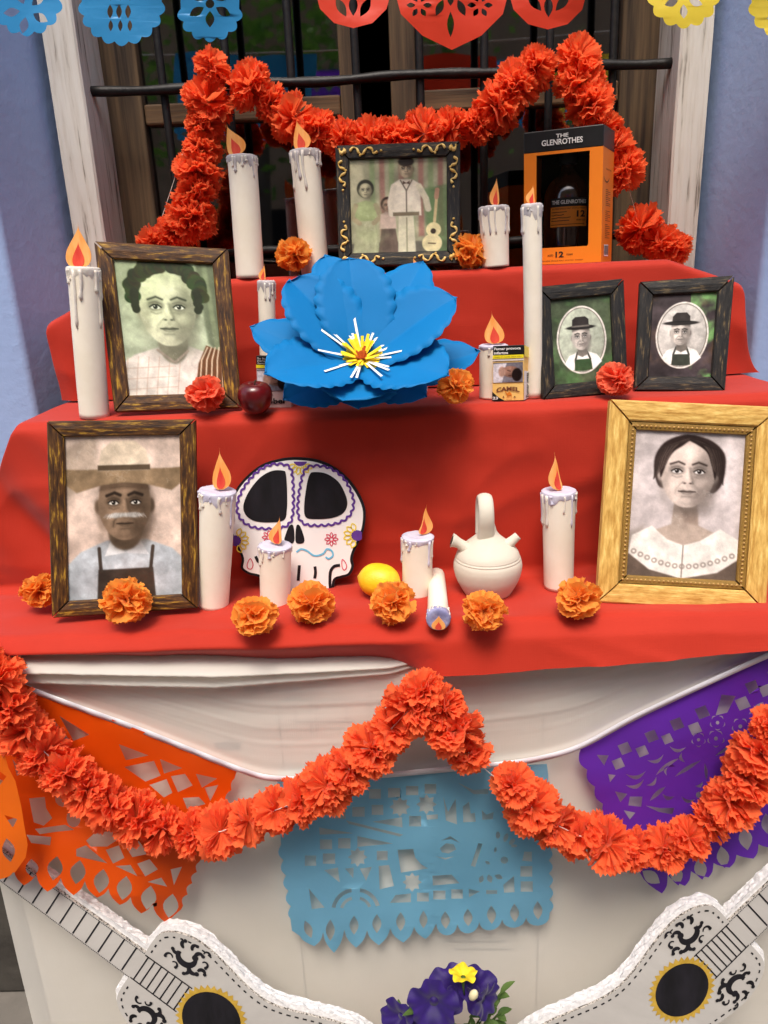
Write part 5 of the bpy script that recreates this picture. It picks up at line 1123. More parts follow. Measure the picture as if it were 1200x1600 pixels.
# ---------------------------------------------------------------- cut paper flags
def flag_mat(name, rgb, trans=.3, rough=.38):
    return mat(name, rgb, rough, tuple(min(255, int(v*1.05)+2) for v in rgb), (4,4,4), 3, trans=trans, spec=.4, bump=.25, bscale=(22,22,22), bdetail=3, bdist=.006)
m_fo = flag_mat('orange_plastic_paper', (224,82,10), .42); m_fb = flag_mat('light_blue_plastic_paper', (122,182,212), .45); m_fp = flag_mat('purple_plastic_paper', (104,46,176), .4); m_ftb = flag_mat('sky_blue_plastic_paper', (54,146,204)); m_fr = flag_mat('red_plastic_paper', (222,66,42)); m_fy = flag_mat('yellow_plastic_paper', (236,212,70))
m_tape = mat('clear_hem_tape', (226,224,230), .25, spec=.6, trans=.2)
def scallops(a, b, n, d, k=5):
    """edge from a to b as n outward bumps of depth d (left of the direction of travel)"""
    o = []; dx, dy = (b[0]-a[0])/n, (b[1]-a[1])/n; L = math.hypot(dx, dy); nx, ny = dy/L, -dx/L
    for i in range(n):
        for j in range(k):
            t = j/k; h = d*math.sin(math.pi*t); o.append((a[0]+dx*(i+t)+nx*h, a[1]+dy*(i+t)+ny*h))
    return o
def lobe(a, tip, b, pointed=True, n=4):
    if pointed: return [a]+[(a[0]+(tip[0]-a[0])*t+(a[0]-b[0])*.10*math.sin(math.pi*t), a[1]+(tip[1]-a[1])*t**.85) for t in (.3,.55,.8)]+[tip]+[(b[0]+(tip[0]-b[0])*t+(b[0]-a[0])*.10*math.sin(math.pi*t), b[1]+(tip[1]-b[1])*t**.85) for t in (.8,.55,.3)]
    cx, cy = (a[0]+b[0])/2, (a[1]+b[1])/2; return [(cx+(a[0]-cx)*math.cos(t)+(tip[0]-cx)*math.sin(t), cy+(a[1]-cy)*math.cos(t)+(tip[1]-cy)*math.sin(t)) for t in [math.pi*i/8 for i in range(8)]]
def crescent(cx, cy, l, w, rot, bend=.35, n=6):
    U = [(-l+2*l*i/n, w*math.sin(math.pi*i/n)+bend*l*(1-((-1+2*i/n)**2))) for i in range(n+1)]; D = [(l-2*l*i/n, -.15*w*math.sin(math.pi*i/n)+bend*l*(1-((1-2*i/n)**2))) for i in range(1, n)]
    c, s_ = math.cos(math.radians(rot)), math.sin(math.radians(rot)); return [(cx+x*c-y*s_, cy+x*s_+y*c) for x, y in U+D]
def rect4(x0, y0, x1, y1): return [(x0,y0),(x1,y0),(x1,y1),(x0,y1)]
def arcband(cx, cy, r0_, r1_, a0, a1, sq=1.0): return [(cx+r1_*math.cos(math.radians(a)), cy+r1_*sq*math.sin(math.radians(a))) for a in np.linspace(a0, a1, 7)]+[(cx+r0_*math.cos(math.radians(a)), cy+r0_*sq*math.sin(math.radians(a))) for a in np.linspace(a1, a0, 7)]
def flag(label, outer, holes, Yf, m, cell=16, conv=lambda p: p, grow=0):
    if grow:
        holes = [[(sum(q[0] for q in h)/len(h)+(x-sum(q[0] for q in h)/len(h))*grow, sum(q[1] for q in h)/len(h)+(y-sum(q[1] for q in h)/len(h))*grow) for x, y in h] for h in holes]
    mp = lambda x, y: at(x, y, Yf(x, y)); loops = [[conv(p) for p in outer]]+[[conv(p) for p in h] for h in holes]
    mb = MB(); mb.poly(loops, mp, cell=cell); cx = sum(p[0] for p in loops[0])/len(loops[0]); cy = min(p[1] for p in loops[0])
    return tag(mb.build('cut_paper_flag', m, smooth=True, loc=mp(cx, cy)), label, 'paper flag', 'cut paper flags')
def nz2(x, y, s=0): return noise.noise(V((x*.011, y*.011, s)))
# light blue, in the middle of the table front
zb = lambda p: (400+p[0]/2.5, 1020+p[1]/2.5)
tips = [(228,1146),(305,1172),(391,1152),(480,1142),(575,1132),(662,1118)]; rt = [(745,1104),(830,1096),(916,1084),(1010,1074),(1102,1066)]
outer = [(80,484)]+scallops((92,560),(104,780),3,-9)[::1]+scallops((104,780),(150,1055),5,-14)
outer = [(80,484),(86,560),(92,640),(96,720)]+[(p[0], p[1]) for p in scallops((98,750),(146,1050),5,-16)]+[(140,1085)]
xs = [170,262,345,434,525,618,700]; ys = [1105,1092,1082,1084,1076,1070,1058]
for i, t in enumerate(tips): outer += lobe((xs[i], ys[i]), t, (xs[i+1]-3, ys[i+1]))
xr = [704,788,873,962,1056,1150]; yr = [1058,1060,1052,1042,1034,1028]
for i, t in enumerate(rt): outer += lobe((xr[i], yr[i]), t, (xr[i+1]-3, yr[i+1]), False)
outer += [(1147,1022)]+scallops((1147,1015),(1142,760),5,-16)+scallops((1140,720),(1128,520),3,-14)+[(1142,478),(1136,434),(960,443),(700,462),(400,482)]
holes = [rect4(442,532,488,570),rect4(516,528,564,566),rect4(586,520,634,556),rect4(659,512,704,550),rect4(312,606,350,648),rect4(376,602,424,640),rect4(452,594,497,633),star(562,602,40,27),star(666,592,40,27),
 [(732,562),(750,622),(780,570),(785,670),(742,655)],[(808,600),(832,582),(839,628),(855,625),(858,660),(810,662)],[(882,615),(900,632),(928,622),(925,650),(884,652)],[(455,660),(570,642),(572,682)],rect4(598,637,645,678),[(665,634),(710,631),(710,649),(668,652)],
 [(246,682),(380,705),(249,710)],[(352,655),(574,710),(561,718),(362,668)],rect4(250,729,297,767),rect4(321,724,369,764),[(396,716),(535,745),(396,758)],rect4(191,792,235,832),rect4(261,784,309,824),star(397,798,38,26),rect4(472,774,514,810),
 [(553,770),(614,766),(622,800),(645,826),(672,842),(566,859)],[(718,764),(742,744),(772,748),(782,768),(752,784),(726,779)],[(724,733),(760,716),(797,742),(760,728)],[(700,795),(740,801),(775,795),(740,808)],[(868,743),(885,746),(856,836),(839,832)],
 ell(945,712,9,14,10),ell(976,722,9,17,10,20),ell(1000,738,9,15,10,40),ell(1008,754,12,6,10),ell(970,810,15,14,12),leaf(880,884,16,10,110),leaf(913,882,17,11,70),leaf(948,875,17,10,20),leaf(905,820,12,6,30),leaf(935,770,12,6,100),[(1048,777),(1078,777),(1078,815),(1040,812)],rect4(1033,833,1079,874),rect4(1034,893,1081,933),
 [(966,906),(1008,872),(1010,935),(969,937)],[(689,871),(764,866),(795,900),(691,909)],[(266,849),(320,839),(327,897)],[(348,843),(381,839),(380,880)],[(406,843),(452,836),(430,891)],[(479,833),(520,829),(539,911),(483,924)],star(610,896,38,26),[(206,920),(268,995),(218,1001)],
 arcband(385,1010,76,91,190,262),arcband(385,1010,46,58,195,258),arcband(395,1010,76,91,278,345),arcband(395,1010,46,58,282,340),[(545,946),(605,940),(605,974),(523,977)],rect4(629,937,675,971),rect4(692,929,740,963),rect4(763,924,808,960),[(831,922),(875,932),(832,955)],rect4(899,927,942,942),[(790,508),(850,536),(908,530),(906,552),(850,552)],
 leaf(204,1080,36,16,70),leaf(290,1083,42,18,90),leaf(383,1064,37,18,90),leaf(472,1058,37,18,90),leaf(565,1050,37,18,90),leaf(654,1042,34,16,90),leaf(740,1044,34,18,88),leaf(828,1034,34,18,88),leaf(920,1023,36,18,88),leaf(1010,1016,36,18,88),leaf(1101,1006,36,18,88)]
flag('light blue cut paper flag hanging in the middle of the white table front', outer, holes, lambda x, y: Y1-.017+.006*nz2(x, y, 3)-.004*math.exp(-((x-672)/7)**2)-.010*max(0, (y-1400)/90)**2*(.5+.5*math.sin(x*.09)), m_fb, 14, zb)
# orange, on the left
zo = lambda p: (p[0]/3, 1000+p[1]/3)
outer = [(-150,110),(150,226),(560,386),(1112,602)]+scallops((1112,620),(1060,800),3,14)[::1]
outer = [(-170,90),(-175,1090)]
tipso = [(-60,1085),(0,1118),(112,1150),(222,1180),(345,1196),(455,1208),(562,1242),(662,1282),(770,1320)]
xso = [-120,-50,65,170,285,398,508,612,716,832]; yso = [1010,1040,1075,1095,1115,1130,1165,1205,1235,1270]
outer = [(-170,90),(-165,1000)]
for i, t in enumerate(tipso): outer += lobe((xso[i], yso[i]), t, (xso[i+1]-4, yso[i+1]))
outer += [(850,1262)]+[p for p in scallops((858,1245),(945,1035),4,16)]+[p for p in scallops((950,1020),(1112,640),6,14)]+[(1114,602),(560,386),(150,222)]
holes = [[(285,362),(412,442),(345,468)],[(214,382),(250,375),(323,470),(206,470)],[(562,492),(688,540),(592,560)],[(592,597),(718,571),(747,634),(682,659)],[(754,562),(848,600),(771,623)],[(707,681),(779,656),(804,714),(768,734)],[(806,641),(866,631),(898,680),(836,709)],[(922,630),(1012,650),(948,689)],[(962,694),(1020,682),(986,750)],[(862,742),(930,738),(958,768),(880,788)],
 [(60,562),(110,620),(80,634)],[(10,690),(60,676),(40,740)],ell(300,745,38,34,14),[(142,748),(208,742),(214,790),(240,832),(204,864),(162,850)],ell(345,836,30,38,14),[(172,886),(240,876),(300,868),(340,890),(260,898),(192,908)],[(410,940),(450,905),(520,900),(545,935),(500,965),(430,965)],[(362,982),(402,966),(494,1042),(362,1012)],[(500,986),(556,966),(579,1020),(531,1044)],[(586,958),(650,946),(690,1000),(622,1014)],[(547,1061),(610,1056),(640,1104)],[(648,1050),(700,1031),(735,1074),(682,1104)],[(697,1134),(755,1116),(780,1154)],[(802,1077),(850,1066),(816,1144)],[(130,915),(235,925),(230,960),(150,950)],
 [(20,850),(90,830),(100,860),(40,880)],[(-60,640),(10,660),(-20,740)],[(-80,790),(-10,800),(-30,870)],[(420,780),(500,800),(480,850),(430,840)],[(600,880),(640,872),(650,905)]]+[leaf(x, y, 52, 33, 100) for x, y in ((800,1246),(697,1208),(583,1163),(475,1130),(365,1088),(258,1070))]+[leaf(40,980,58,30,80), leaf(150,1070,40,28,85), leaf(-60,1000,40,26,85)]
flag('orange cut paper flag behind the left garland, overlapping the guitar neck', outer, holes, lambda x, y: Y1-.022+.008*nz2(x, y, 8)-.055*max(0, min(1, (y-1240)/160))*max(0, min(1, (330-x)/120)), m_fo, 14, zo, 1.1)
o2 = [(-200,520),(20,530),(40,600),(72,660),(100,780),(112,860),(130,960),(120,1020),(70,1090)]+lobe((60,1090),(0,1122),(-60,1060))+[(-200,1000)]
flag('light orange cut paper flag hanging in front of the orange one at the left edge', o2, [leaf(40,985,56,30,80),[(-20,600),(30,640),(-10,690)],[(20,820),(80,840),(60,880)],ell(-60,800,40,50,10)], lambda x, y: Y1-.085+.006*nz2(x, y, 5), flag_mat('light_orange_plastic_paper', (238,112,16)), 14, zo)
# purple, on the right
zp = lambda p: (760+p[0]/2.727, 1000+p[1]/2.727)
outer = [(402,452)]+[(400,470)]+scallops((396,480),(530,770),4,-17)+[(560,830),(600,910),(640,980)]
tp_ = [(748,1080),(846,1048),(946,1012),(1036,970),(1138,932),(1226,888),(1310,850),(1400,810)]; xs = [650,772,872,968,1066,1160,1250,1340,1430]; ys = [985,1000,985,950,915,870,830,790,750]
for i, t in enumerate(tp_): outer += lobe((xs[i], ys[i]), t, (xs[i+1]-4, ys[i+1]))
outer += [(1500,700),(1480,-80),(1330,-8),(1200,58),(860,232),(640,332)]
def fl5(cx, cy, r): return [ell(cx, cy, r*.28, n=8)]+[crescent(cx+r*.95*math.cos(a), cy+r*.95*math.sin(a), r*.42, r*.16, math.degrees(a)-90, .35) for a in [i*2*math.pi/5+.3 for i in range(5)]]
rot4 = lambda cx, cy, s, r=-22: [(cx+s*math.cos(math.radians(r+45+90*i))*(.95 if i % 2 else 1.1), cy+s*math.sin(math.radians(r+45+90*i))) for i in range(4)]
holes = [rot4(590,462,30),rot4(704,410,30),rot4(812,358,31),rot4(920,308,32),rot4(1134,200,32),rot4(1092,270,33),rot4(889,377,30),rot4(771,421,26),rot4(664,474,28),rot4(562,527,28),[(1003,234),(1060,240),(1026,308),(978,320)],[(471,490),(520,492),(502,534)],[(519,572),(550,576),(527,605)],[(549,646),(600,656),(571,690)],[(612,668),(664,668),(659,710),(606,704)],[(586,726),(634,736),(611,764)],[(680,706),(740,716),(800,716),(790,742),(735,732)],
 crescent(636,565,42,14,-8),crescent(632,606,40,14,-18),crescent(720,500,36,13,-20),crescent(702,600,28,12,-40),crescent(730,655,44,16,-42,-.2),crescent(772,540,60,14,-36,-.2),crescent(776,660,26,14,12),crescent(860,672,30,12,12),crescent(905,612,18,12,-30),crescent(858,548,64,14,-32,-.12),crescent(934,562,36,12,84,-.2),crescent(815,455,34,12,4),crescent(840,500,22,12,70),crescent(773,556,22,10,100),crescent(1030,465,60,14,-28,-.15),ell(905,660,12,14,8),crescent(1150,290,40,14,-40,-.2),rot4(1230,150,33),rot4(1190,215,30),crescent(1180,330,40,12,-60),crescent(1000,560,40,12,-30),crescent(1080,520,40,12,20)]+fl5(985,352,27)+fl5(1082,368,30)+fl5(904,425,25)+fl5(978,420,30)+[leaf(702,1010,44,26,35),leaf(810,1000,46,26,80),leaf(912,975,46,26,80),leaf(1008,925,46,26,80),leaf(1104,845,50,28,80),leaf(1198,785,46,26,80)]
flag('purple cut paper flag hanging from the tape at the right end of the table front', outer, holes, lambda x, y: Y1-.018+.007*nz2(x, y, 13)-.012*max(0, (y-1250)/130), m_fp, 14, zp, 1.03)
mb = MB(); rows = []
tt = [(a, b) for a, b in tape]
mb.strip(tt, 8.5, lambda x, y: at(x, y, Y1-.0245-.0015*math.sin(x*.09+y*.13)))
tg = mb.build('hem_tape', m_tape, loc=at(425,1216,Y1-.02), solid=.0006, smooth=True); tag(tg, 'clear tape band from which the orange, light blue and purple flags hang', 'banner tape')
# bunting across the top of the window recess
YB = 1.20
def tongue(cx, bot, hw, top=-150, n=7, style=0):
    """outline of one hanging tongue with a scalloped or plain round end"""
    cy = bot-hw*1.0; o = [(cx-hw, top)]
    N = n*6
    for i in range(N+1):
        a = math.pi-math.pi*i/N; r = hw+(6.5*abs(math.sin(math.pi*n*i/N))-4.5 if style == 0 else 0)
        o.append((cx+r*math.cos(a), cy+(bot-cy)*math.sin(a)*(r/hw)+ (max(0, 1-abs(a-math.pi/2)/.16)*10 if style == 2 else 0)))
    return o+[(cx+hw, top)]
def bunting(label, ts, m, sd, holes, top=-190, xa=None, xb=None):
    outer = [(xa, top-40), (xa, top+60)]
    for t in ts: outer += t
    outer += [(xb, top+60), (xb, top-40)]
    return flag(label, outer, holes, lambda x, y: YB+.012*nz2(x, y, sd)+.006*math.sin(x*.02+sd), m, 22)
lf = lambda cx, cy, r, n, l, w, off=0: [leaf(cx+r*math.cos(a), cy+r*math.sin(a), l, w, math.degrees(a)) for a in [off+i*2*math.pi/n for i in range(n)]]
bunting('sky blue cut paper flag with scalloped tongues hanging at the upper left', [tongue(42,55,55,-130,7), tongue(190,70,67,-130,9), tongue(328,64,50,-130,7)], m_ftb, 1,
    lf(42,16,24,5,13,7,.5)+[leaf(172+i*6+8*(i//1), 18, 11, 4.5, 90) for i in range(3) for _ in (0,)]+[leaf(173+15*i, 40, 9, 3.6, 90) for i in range(3)]+[leaf(173+15*i, -8, 9, 3.6, 90) for i in range(3)]+lf(328,6,24,6,13,7,math.pi/6)+[ell(328,6,7,n=10)], xa=-30, xb=388)
bunting('red cut paper flag with plain rounded tongues hanging at the top centre', [tongue(552,44,60,-130,1,1), tongue(706,68,92,-130,1,2), tongue(856,46,62,-130,1,1)], m_fr, 4,
    [leaf(552+19*i, 8+3*abs(i), 17, 7, 90+28*i) for i in (-1,0,1)]+[leaf(857+22*i, 10-6*abs(i), 17, 7, 90+40*i) for i in (-1,0,1)]+lf(655,8,13,6,7,4)+lf(750,8,13,6,7,4)+[leaf(704,38,20,5.5,90)]+[leaf(704+17*i, 12, 14, 6, 90-24*i) for i in (-1,1)]+[leaf(704, 0, 9, 5, 90)], xa=486, xb=922)
bunting('yellow cut paper flag with scalloped tongues hanging at the upper right', [tongue(1068,43,56,-130,7), tongue(1226,60,56,-130,7), tongue(1350,50,50,-130,7)], m_fy, 7, lf(1068,-2,20,5,11,6,.3)+lf(1226,10,22,5,12,6), xa=1006, xb=1404)
mb = MB(); c0 = V((-1.2, YB, at(600,-238,YB).z+.06)); c1 = V((1.2, YB, at(600,-238,YB).z+.06)); mb.tube([c0.lerp(c1, t/20)-V((0,0,.05*(1-(2*t/20-1)**2))) for t in range(21)], .0015, 6); tag(mb.build('bunting_cord', m_thread, loc=c0), 'white cord carrying the row of cut paper flags across the top', 'cord')

# ---------------------------------------------------------------- cardboard guitars
m_gw = mat('white_painted_cardboard', (170,166,160), .6, (180,176,170), (8,60,8), 5, spec=.3, bump=.12, bscale=(30,200,30)); m_foam = mat('white_foam_edge', (212,210,209), .8, (232,231,230), (160,160,160), 4, bump=.7, bscale=(180,180,180), bdist=.003); m_cor = mat('speckled_corrugated_edge', (58,52,46), .85, (186,180,170), (330,330,330), 2, .42, .54); m_gold2 = mat('gold_zigzag_print', (168,134,44), .5, (190,156,64), (60,60,60), 3)
BODY = [(0,22),(0,60),(8,80),(30,95),(60,102),(95,100),(135,92),(170,86),(200,86),(230,95),(270,114),(310,132),(350,142),(390,140),(430,122),(462,84),(476,40),(479,0)]
def guitar(label, S, J, k, YS_, YN_, nl, up_side, frets_n, nw0, nw1, holr, ha=146, ws=1.0):
    """S, J: pixels of the sound hole and of the neck joint; local axes: a along the body away from the neck, n across"""
    S3, J3 = at(*S, YS_), at(*J, YN_); axis = (S3-J3); dist = axis.length; axis.normalize()
    lean = V((0, -1, .16)); acr = axis.cross(lean).normalized(); nrm = acr.cross(axis).normalized()
    if acr.z < 0: acr = -acr
    nrm = acr.cross(axis).normalized()
    if nrm.dot(CAMP-S3) < 0: nrm = -nrm
    sc = dist/ha
    P = lambda a, n, off=0: J3+axis*(a*sc)+acr*(n*sc*ws)+nrm*off
    g = thing('cardboard_guitar', P(470, 0, 0), label, 'guitar', 'white cardboard guitars')
    half = spline(BODY, 4); body = [(a, n) for a, n in half]+[(a, -n) for a, n in half[::-1]]
    neck = [(3,-nw0),(-nl,-nw1),(-nl,nw1),(3,nw0)]
    head = [(-nl,-nw1),(-nl-20,-nw1-16),(-nl-105,-nw1-12),(-nl-112,0),(-nl-105,nw1+12),(-nl-20,nw1+16),(-nl,nw1)]
    outl = [(0,nw0)]+[q for q in body if not (q[0] < 6 and abs(q[1]) < nw0+4)]+[(0,-nw0),(-nl,-nw1)]+head[1:-1]+[(-nl,nw1)]
    card = .0045; ft = .015; shx, shy = -6, -up_side*16
    rng = random.Random(5); bo = outl
    # polystyrene layer: offset, thick, with a crumbly edge
    mb = MB(); fo = []
    dense = []
    for i in range(len(bo)):
        a_, b_ = bo[i], bo[(i+1) % len(bo)]; L = math.hypot(b_[0]-a_[0], b_[1]-a_[1]); m_ = max(1, int(L/5))
        for q in range(m_): dense.append((a_[0]+(b_[0]-a_[0])*q/m_, a_[1]+(b_[1]-a_[1])*q/m_))
    off = inset(dense, -3.5); ush = (axis.z*6, acr.z*6)
    fo = [(a+rng.uniform(-1.1,1.1)+ush[0], n+rng.uniform(-1.1,1.1)+ush[1]) for a, n in off]
    vs, fs = tess([fo]); N = len(vs)
    layers = [-.0005, -.004, -.008, -.012, -.016, -ft]
    allv = [P(a+rng.uniform(-1.2,1.2), n+rng.uniform(-1.2,1.2), o_+rng.uniform(-.001,.001)*(o_ < -.001)) for o_ in layers for a, n in vs]
    F_ = list(fs)+[tuple(i+N*5 for i in f) for f in fs]
    for l in range(5): F_ += [(l*N+i, l*N+(i+1) % N, (l+1)*N+(i+1) % N, (l+1)*N+i) for i in range(N)]
    mb.add(allv, F_); mb.build('foam_layer', m_foam, g)
    mb = MB(); vs, fs = tess([dense]); N = len(vs); mb.add([P(a, n, o_) for o_ in (card, .0002) for a, n in vs], list(fs)+[tuple(i+N for i in f) for f in fs], 0)
    mb.add([P(a, n, o_) for o_ in (card, .0002) for a, n in vs], [(i, (i+1) % N, N+(i+1) % N, N+i) for i in range(N)], 1); mb.build('front_board', [m_gw, m_cor], g)
    F0 = lambda a, n: P(a, n, card+.0006); F1 = lambda a, n: P(a, n, card+.0010)
    # painted dashes round the edge
    din = inset(body, 8); mb = MB(); acc = 0; seg = []
    for i in range(len(din)-1):
        L = math.hypot(din[i+1][0]-din[i][0], din[i+1][1]-din[i][1]); m_ = max(1, int(L/1.6))
        for q in range(m_):
            pt = (din[i][0]+(din[i+1][0]-din[i][0])*q/m_, din[i][1]+(din[i+1][1]-din[i][1])*q/m_); acc += L/m_
            on_ = (acc % 13) < 7.5 and not (pt[0] < 12 and abs(pt[1]) < nw0+4)
            if on_: seg.append(pt)
            elif len(seg) > 1: mb.strip(seg, 2.7, F0); seg = []
            else: seg = []
    for s_ in (-1, 1):
        for k_ in range(int(nl/3.2)):
            a = -k_*3.2; w = nw0+(nw1-nw0)*(-a/nl)-1.8
            mb.strip([(a, s_*w), (a-1.9, s_*w)], 1.6, F0)
    mb.build('painted_dashes', m_blk, g)
    # fingerboard, frets
    mb = MB(); fb = ha-holr-4
    for s_ in (-1, 1): mb.strip([(2, s_*(nw0-3)), (fb, s_*(nw0-2))], 2.3, F0)
    for a in [8+(fb-10)*i/6.6+.12*i*i for i in range(7)]: mb.strip([(a, -nw0+3), (a, nw0-3)], 2.3, F0)
    for i in range(frets_n):
        a = -16-(23*i+.75*i*i*.5); w = nw0+(nw1-nw0)*(-a/nl)
        if a > -nl: mb.strip([(a, -w+4), (a, w-1)], 2.6, F0)
    mb.build('frets', m_blk, g)
    mb = MB(); r = holr; mb.poly([star(ha, 0, r+12, r+5, 34)], F0); mb.build('rosette', m_gold2, g)
    mb = MB(); mb.poly([ell(ha, 0, r, r, 40)], F1); mb.build('sound_hole', m_blk, g)
    for s_ in (-1, 1):
        mb = MB(); o_ = (58, s_*63); R_ = lambda pts: [(o_[0]+a, o_[1]+s_*n) for a, n in pts]
        pieces = [(ell(0, 4, 15, 13, 16, 0, 175, 400), 7.5), (ell(20, -6, 9, 8, 10, 0, 165, 330), 5.5)]
        for (x, y, r_, a0, a1, w) in ((-20,6,7,0,-150,4.5), (-12,22,7,270,130,4.5), (4,26,6,250,90,4.2), (17,17,7,230,60,4.6), (33,-4,6,190,20,4.4), (8,-16,7,100,-70,4.6), (30,12,5,170,-40,3.8), (-24,-14,6,20,200,3.8), (-10,-20,5,160,-30,3.6), (24,29,5,200,40,3.6)):
            pieces.append((ell(x, y, r_, r_, 10, 0, a0, a1), w))
        for k_, (pts, w) in enumerate([(q_, w_*1.3) for q_, w_ in pieces]):
            sp = R_(pts); n_ = len(sp); Fk = lambda a, n, o=k_*4e-5: P(a, n, card+.0006+o); big = w > 5
            mb.strip(sp, [w*(.30+.80*math.sin(math.pi*min(1, .1+.85*i/(n_-1)))**.8) if big else w*(.42+.5*i/(n_-1)) for i in range(n_)], Fk)
            mb.poly([ell(*sp[-1], w*.55, n=12)], lambda a, n, o=k_*4e-5: P(a, n, card+.0012+o))
        mb.build('scroll_ornament', m_blk, g)
    mb = MB(); mb.poly([rect4(330,-52,345,52)], F0); mb.build('bridge', m_blk, g)
    return g
guitar('white cardboard guitar at the lower left with its neck running up under the orange flag', (332,1590), (216,1505), 1, .845, .875, 300, 1, 11, 28, 25, 49, 146, .95)
guitar('white cardboard guitar at the lower right with its neck running off the right edge', (1063,1543), (1153,1455), 1, .850, .880, 300, -1, 11, 31, 27, 45, 125, .88)

# ---------------------------------------------------------------- potted petunias
m_pet = mat('deep_violet_petal', (32,8,86), .6, (46,14,108), (40,40,40), 4, trans=.2, sheen=.2); m_throat = mat('dark_petal_throat', (14,6,36), .8); m_gl = mat('green_petunia_leaf', (66,92,40), .6, (96,122,58), (30,30,30), 4, trans=.25); m_yp = mat('yellow_petal', (236,206,20), .6, (246,222,50), (50,50,50), 3, trans=.2); m_terra = mat('terracotta', (150,78,50), .8, (168,94,62), (20,20,20), 4); m_bud = mat('cream_bud', (226,214,170), .7); m_soil = mat('potting_soil', (40,30,22), .95)
pc = at(705,1640,.80); pot = thing('potted_petunia', V((pc.x, .80, 0)), 'potted petunia with violet flowers and one yellow bloom in front of the table', 'potted plant')
pb = V((pc.x, .80, 0)); zt = at(705,1680,.80).z-.05
MB().lathe(pb, (0,0,1), [(.075,.0),(.085,.02),(.11,zt-.04),(.118,zt-.04),(.12,zt),(.108,zt),(.104,zt-.03)], 32).build('pot', m_terra, pot, smooth=False)
MB().lathe(pb+V((0,0,zt-.035)), (0,0,1), [(.103,0),(.103,.006)], 24).build('soil', m_soil, pot)
rng = random.Random(21)
def leaf_mesh(mb, p, d, up, L, W):
    a = d.cross(up).normalized(); n = a.cross(d).normalized(); rows = []
    for i in range(6):
        t = i/5; w = W*math.sin(math.pi*min(1, .08+.92*t))**.8*(1 if t < 1 else .1); c_ = p+d*(L*t)-n*(-.18*L*t*(1-t)+.25*L*t*t)
        rows.append([c_-a*w+n*(.3*w), c_, c_+a*w+n*(.3*w)])
    mb.grid(rows)
mb = MB(); root = V((pb.x, .80, zt-.03)); lb = MB()
for k in range(26):
    e = at(rng.uniform(618,786), rng.uniform(1548,1640), .80+rng.uniform(-.05,.05)); pts = [root+V((rng.uniform(-.05,.05), rng.uniform(-.04,.04), 0)), (root+e)/2+V((rng.uniform(-.02,.02), rng.uniform(-.02,.02), .01)), e]
    mb.tube([V(q) for q in spline([tuple(q) for q in pts], 4)], .0016, 6)
    for j in range(12):
        p = pts[1].lerp(e, rng.uniform(-.2,1.0)); az = rng.uniform(0, 6.28); leaf_mesh(lb, p, V((math.cos(az), math.sin(az)-.35, rng.uniform(-.1,.9))).normalized(), V((0,0,1)), rng.uniform(.014,.028), rng.uniform(.0035,.007))
mb.build('stems', m_gl, pot, smooth=True); lv = lb.build('leaves', m_gl, pot, smooth=True); tag(lv, kind='stuff')
def petunia(x, y, Y, face_, R, m, throat=True, nm='violet_bloom', seed=0):
    c_ = at(x, y, Y); q = V((0,0,1)).rotation_difference(V(face_).normalized()); N = 60; rows = []
    for t in (.10, .2, .4, .62, .82, 1.0):
        r = []
        for j in range(N):
            a = 2*math.pi*j/N; lob = 1-.13*abs(math.cos(2.5*a+seed))**5*t*t*1.6; ruf = .07*R*t**3*math.sin(9*a+seed)+.05*R*t**2*math.sin(4*a+seed*2)
            rr = R*t*lob; zz = R*(-.55*(1-t)**3 - .10*t*t + .10*t)+ruf - .03*R*t*abs(math.sin(2.5*a+seed))
            r.append(c_+q @ V((rr*math.cos(a), rr*math.sin(a), zz)))
        rows.append(r)
    o = MB(); o.grid(rows, 0, True); f = o.build(nm, m, pot, smooth=True)
    if throat:
        MB().lathe(c_+q @ V((0,0,-.42*R)), q @ V((0,0,1)), [(.13*R, 0), (.16*R, .05*R)], 16).build('throat', m_throat, f, loc=None) if False else MB().lathe(c_+q @ V((0,0,-.36*R)), q @ V((0,0,1)), [(.17*R, 0), (.19*R, .03*R)], 16).build('throat', m_throat, pot)
    MB().tube([c_+q @ V((0,0,-.3*R)), c_+q @ V((0,0,-.9*R)), c_+q @ V((.1*R,0,-1.6*R))], [.20*R, .09*R, .05*R], 10).build('flower_tube', m_gl if m is m_yp else m, pot, smooth=True)
petunia(677,1572,.745,(-.12,-1,.38),.036,m_pet,seed=1); petunia(702,1544,.79,(-.3,-.5,1),.033,m_pet,False,seed=2); petunia(748,1546,.78,(.35,-.6,.8),.031,m_pet,seed=3); petunia(622,1594,.76,(-.6,-.9,.3),.030,m_pet,seed=4); petunia(762,1566,.755,(.75,-.7,.1),.026,m_pet,False,seed=5); petunia(650,1620,.75,(-.2,-1,.2),.030,m_pet,seed=6)
petunia(724,1520,.775,(.05,.22,1),.020,m_yp,False,'yellow_bloom',7)
MB().lathe(at(735,1562,.75), (.3,-.3,1), [(.001,0),(.005,.008),(.006,.016),(.004,.022),(.0005,.026)], 10).build('bud', m_bud, pot, smooth=True)

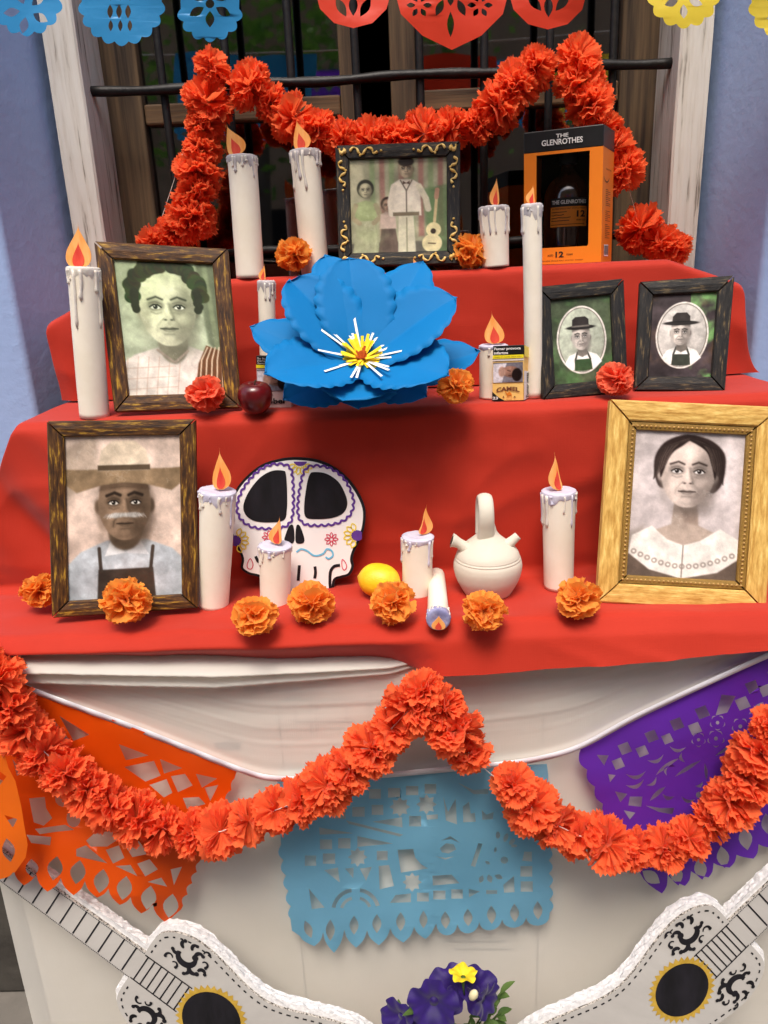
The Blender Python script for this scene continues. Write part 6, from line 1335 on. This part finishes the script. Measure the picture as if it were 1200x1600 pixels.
# ---------------------------------------------------------------- the other side of the street, which the window panes mirror
m_opp = mat('ochre_street_plaster', (150,118,92), .9, (172,140,112), (1.2,1.2,1.2), 6); m_bark = mat('grey_bark', (74,62,50), .9, (100,86,72), (9,9,3), 5); m_crown = mat('street_tree_leaf', (70,116,40), .6, (120,164,66), (3,3,3), 4, trans=.3)
ho = thing('opposite_house', (0, -6.6, 0), 'ochre house across the street mirrored in the window panes', 'house')
mb = MB(); mb.box((-9, -8.6, 0), (9, -6.6, 8.0)); mb.build('wall', m_opp, ho)
for x in (-5.2, -1.6, 2.0, 5.4):
    mb = MB(); mb.box((x-.5, -6.62, .05 if x < -1 else 1.0), (x+.5, -6.585, 2.5)); mb.build('door' if x < -1 else 'window', m_dark, ho)
tr_ = thing('street_tree', (-1.3, -4.2, 0), 'leafy street tree behind the viewer mirrored in the window panes', 'tree')
MB().tube([(-1.3,-4.2,0),(-1.28,-4.2,1.2),(-1.2,-4.15,2.4),(-1.1,-4.1,3.4)], [.12,.10,.08,.04], 10).build('trunk', m_bark, tr_, smooth=True)
lb = MB(); rng = random.Random(9)
for k in range(1500):
    c_ = V((-.9,-4.2,3.5))+V((rng.gauss(0,1.0), rng.gauss(0,.6), rng.gauss(0,.55))); d = V((rng.gauss(0,1), rng.gauss(0,1), rng.gauss(0,.5))).normalized(); a = d.orthogonal().normalized()
    L = rng.uniform(.07,.16); lb.add([c_, c_+d*L*.5+a*L*.3, c_+d*L, c_+d*L*.5-a*L*.3], [(0,1,2,3)])
lb.build('crown', m_crown, tr_)
for i, (x, m) in enumerate(((-.75, m_fr), (-.25, m_fp), (.28, m_fr), (.8, m_ftb))):
    mb = MB(); z0_ = 2.72; Yr = -1.3
    loops = [[(-.22,0),(-.22,-.30)]+[(-.22+.44*k/24, -.30-.035*abs(math.sin(math.pi*k/4))) for k in range(25)]+[(.22,-.30),(.22,0)]]+[[(a+.035*math.cos(t), b+.035*math.sin(t)) for t in (0, 1.571, 3.142, 4.712)] for a in (-.14,-.07,0,.07,.14) for b in (-.07,-.15,-.23)]
    mb.poly(loops, lambda u, v: V((x+u, Yr+.01*math.sin(u*20), z0_+v)))
    tag(mb.build('cut_paper_flag', m, loc=(x, Yr, z0_)), ['red lattice flag strung over the street, leftmost in the mirror image', 'purple lattice flag strung over the street', 'red lattice flag strung over the street beside the purple one', 'blue lattice flag strung over the street'][i], 'paper flag', 'flags over the street')
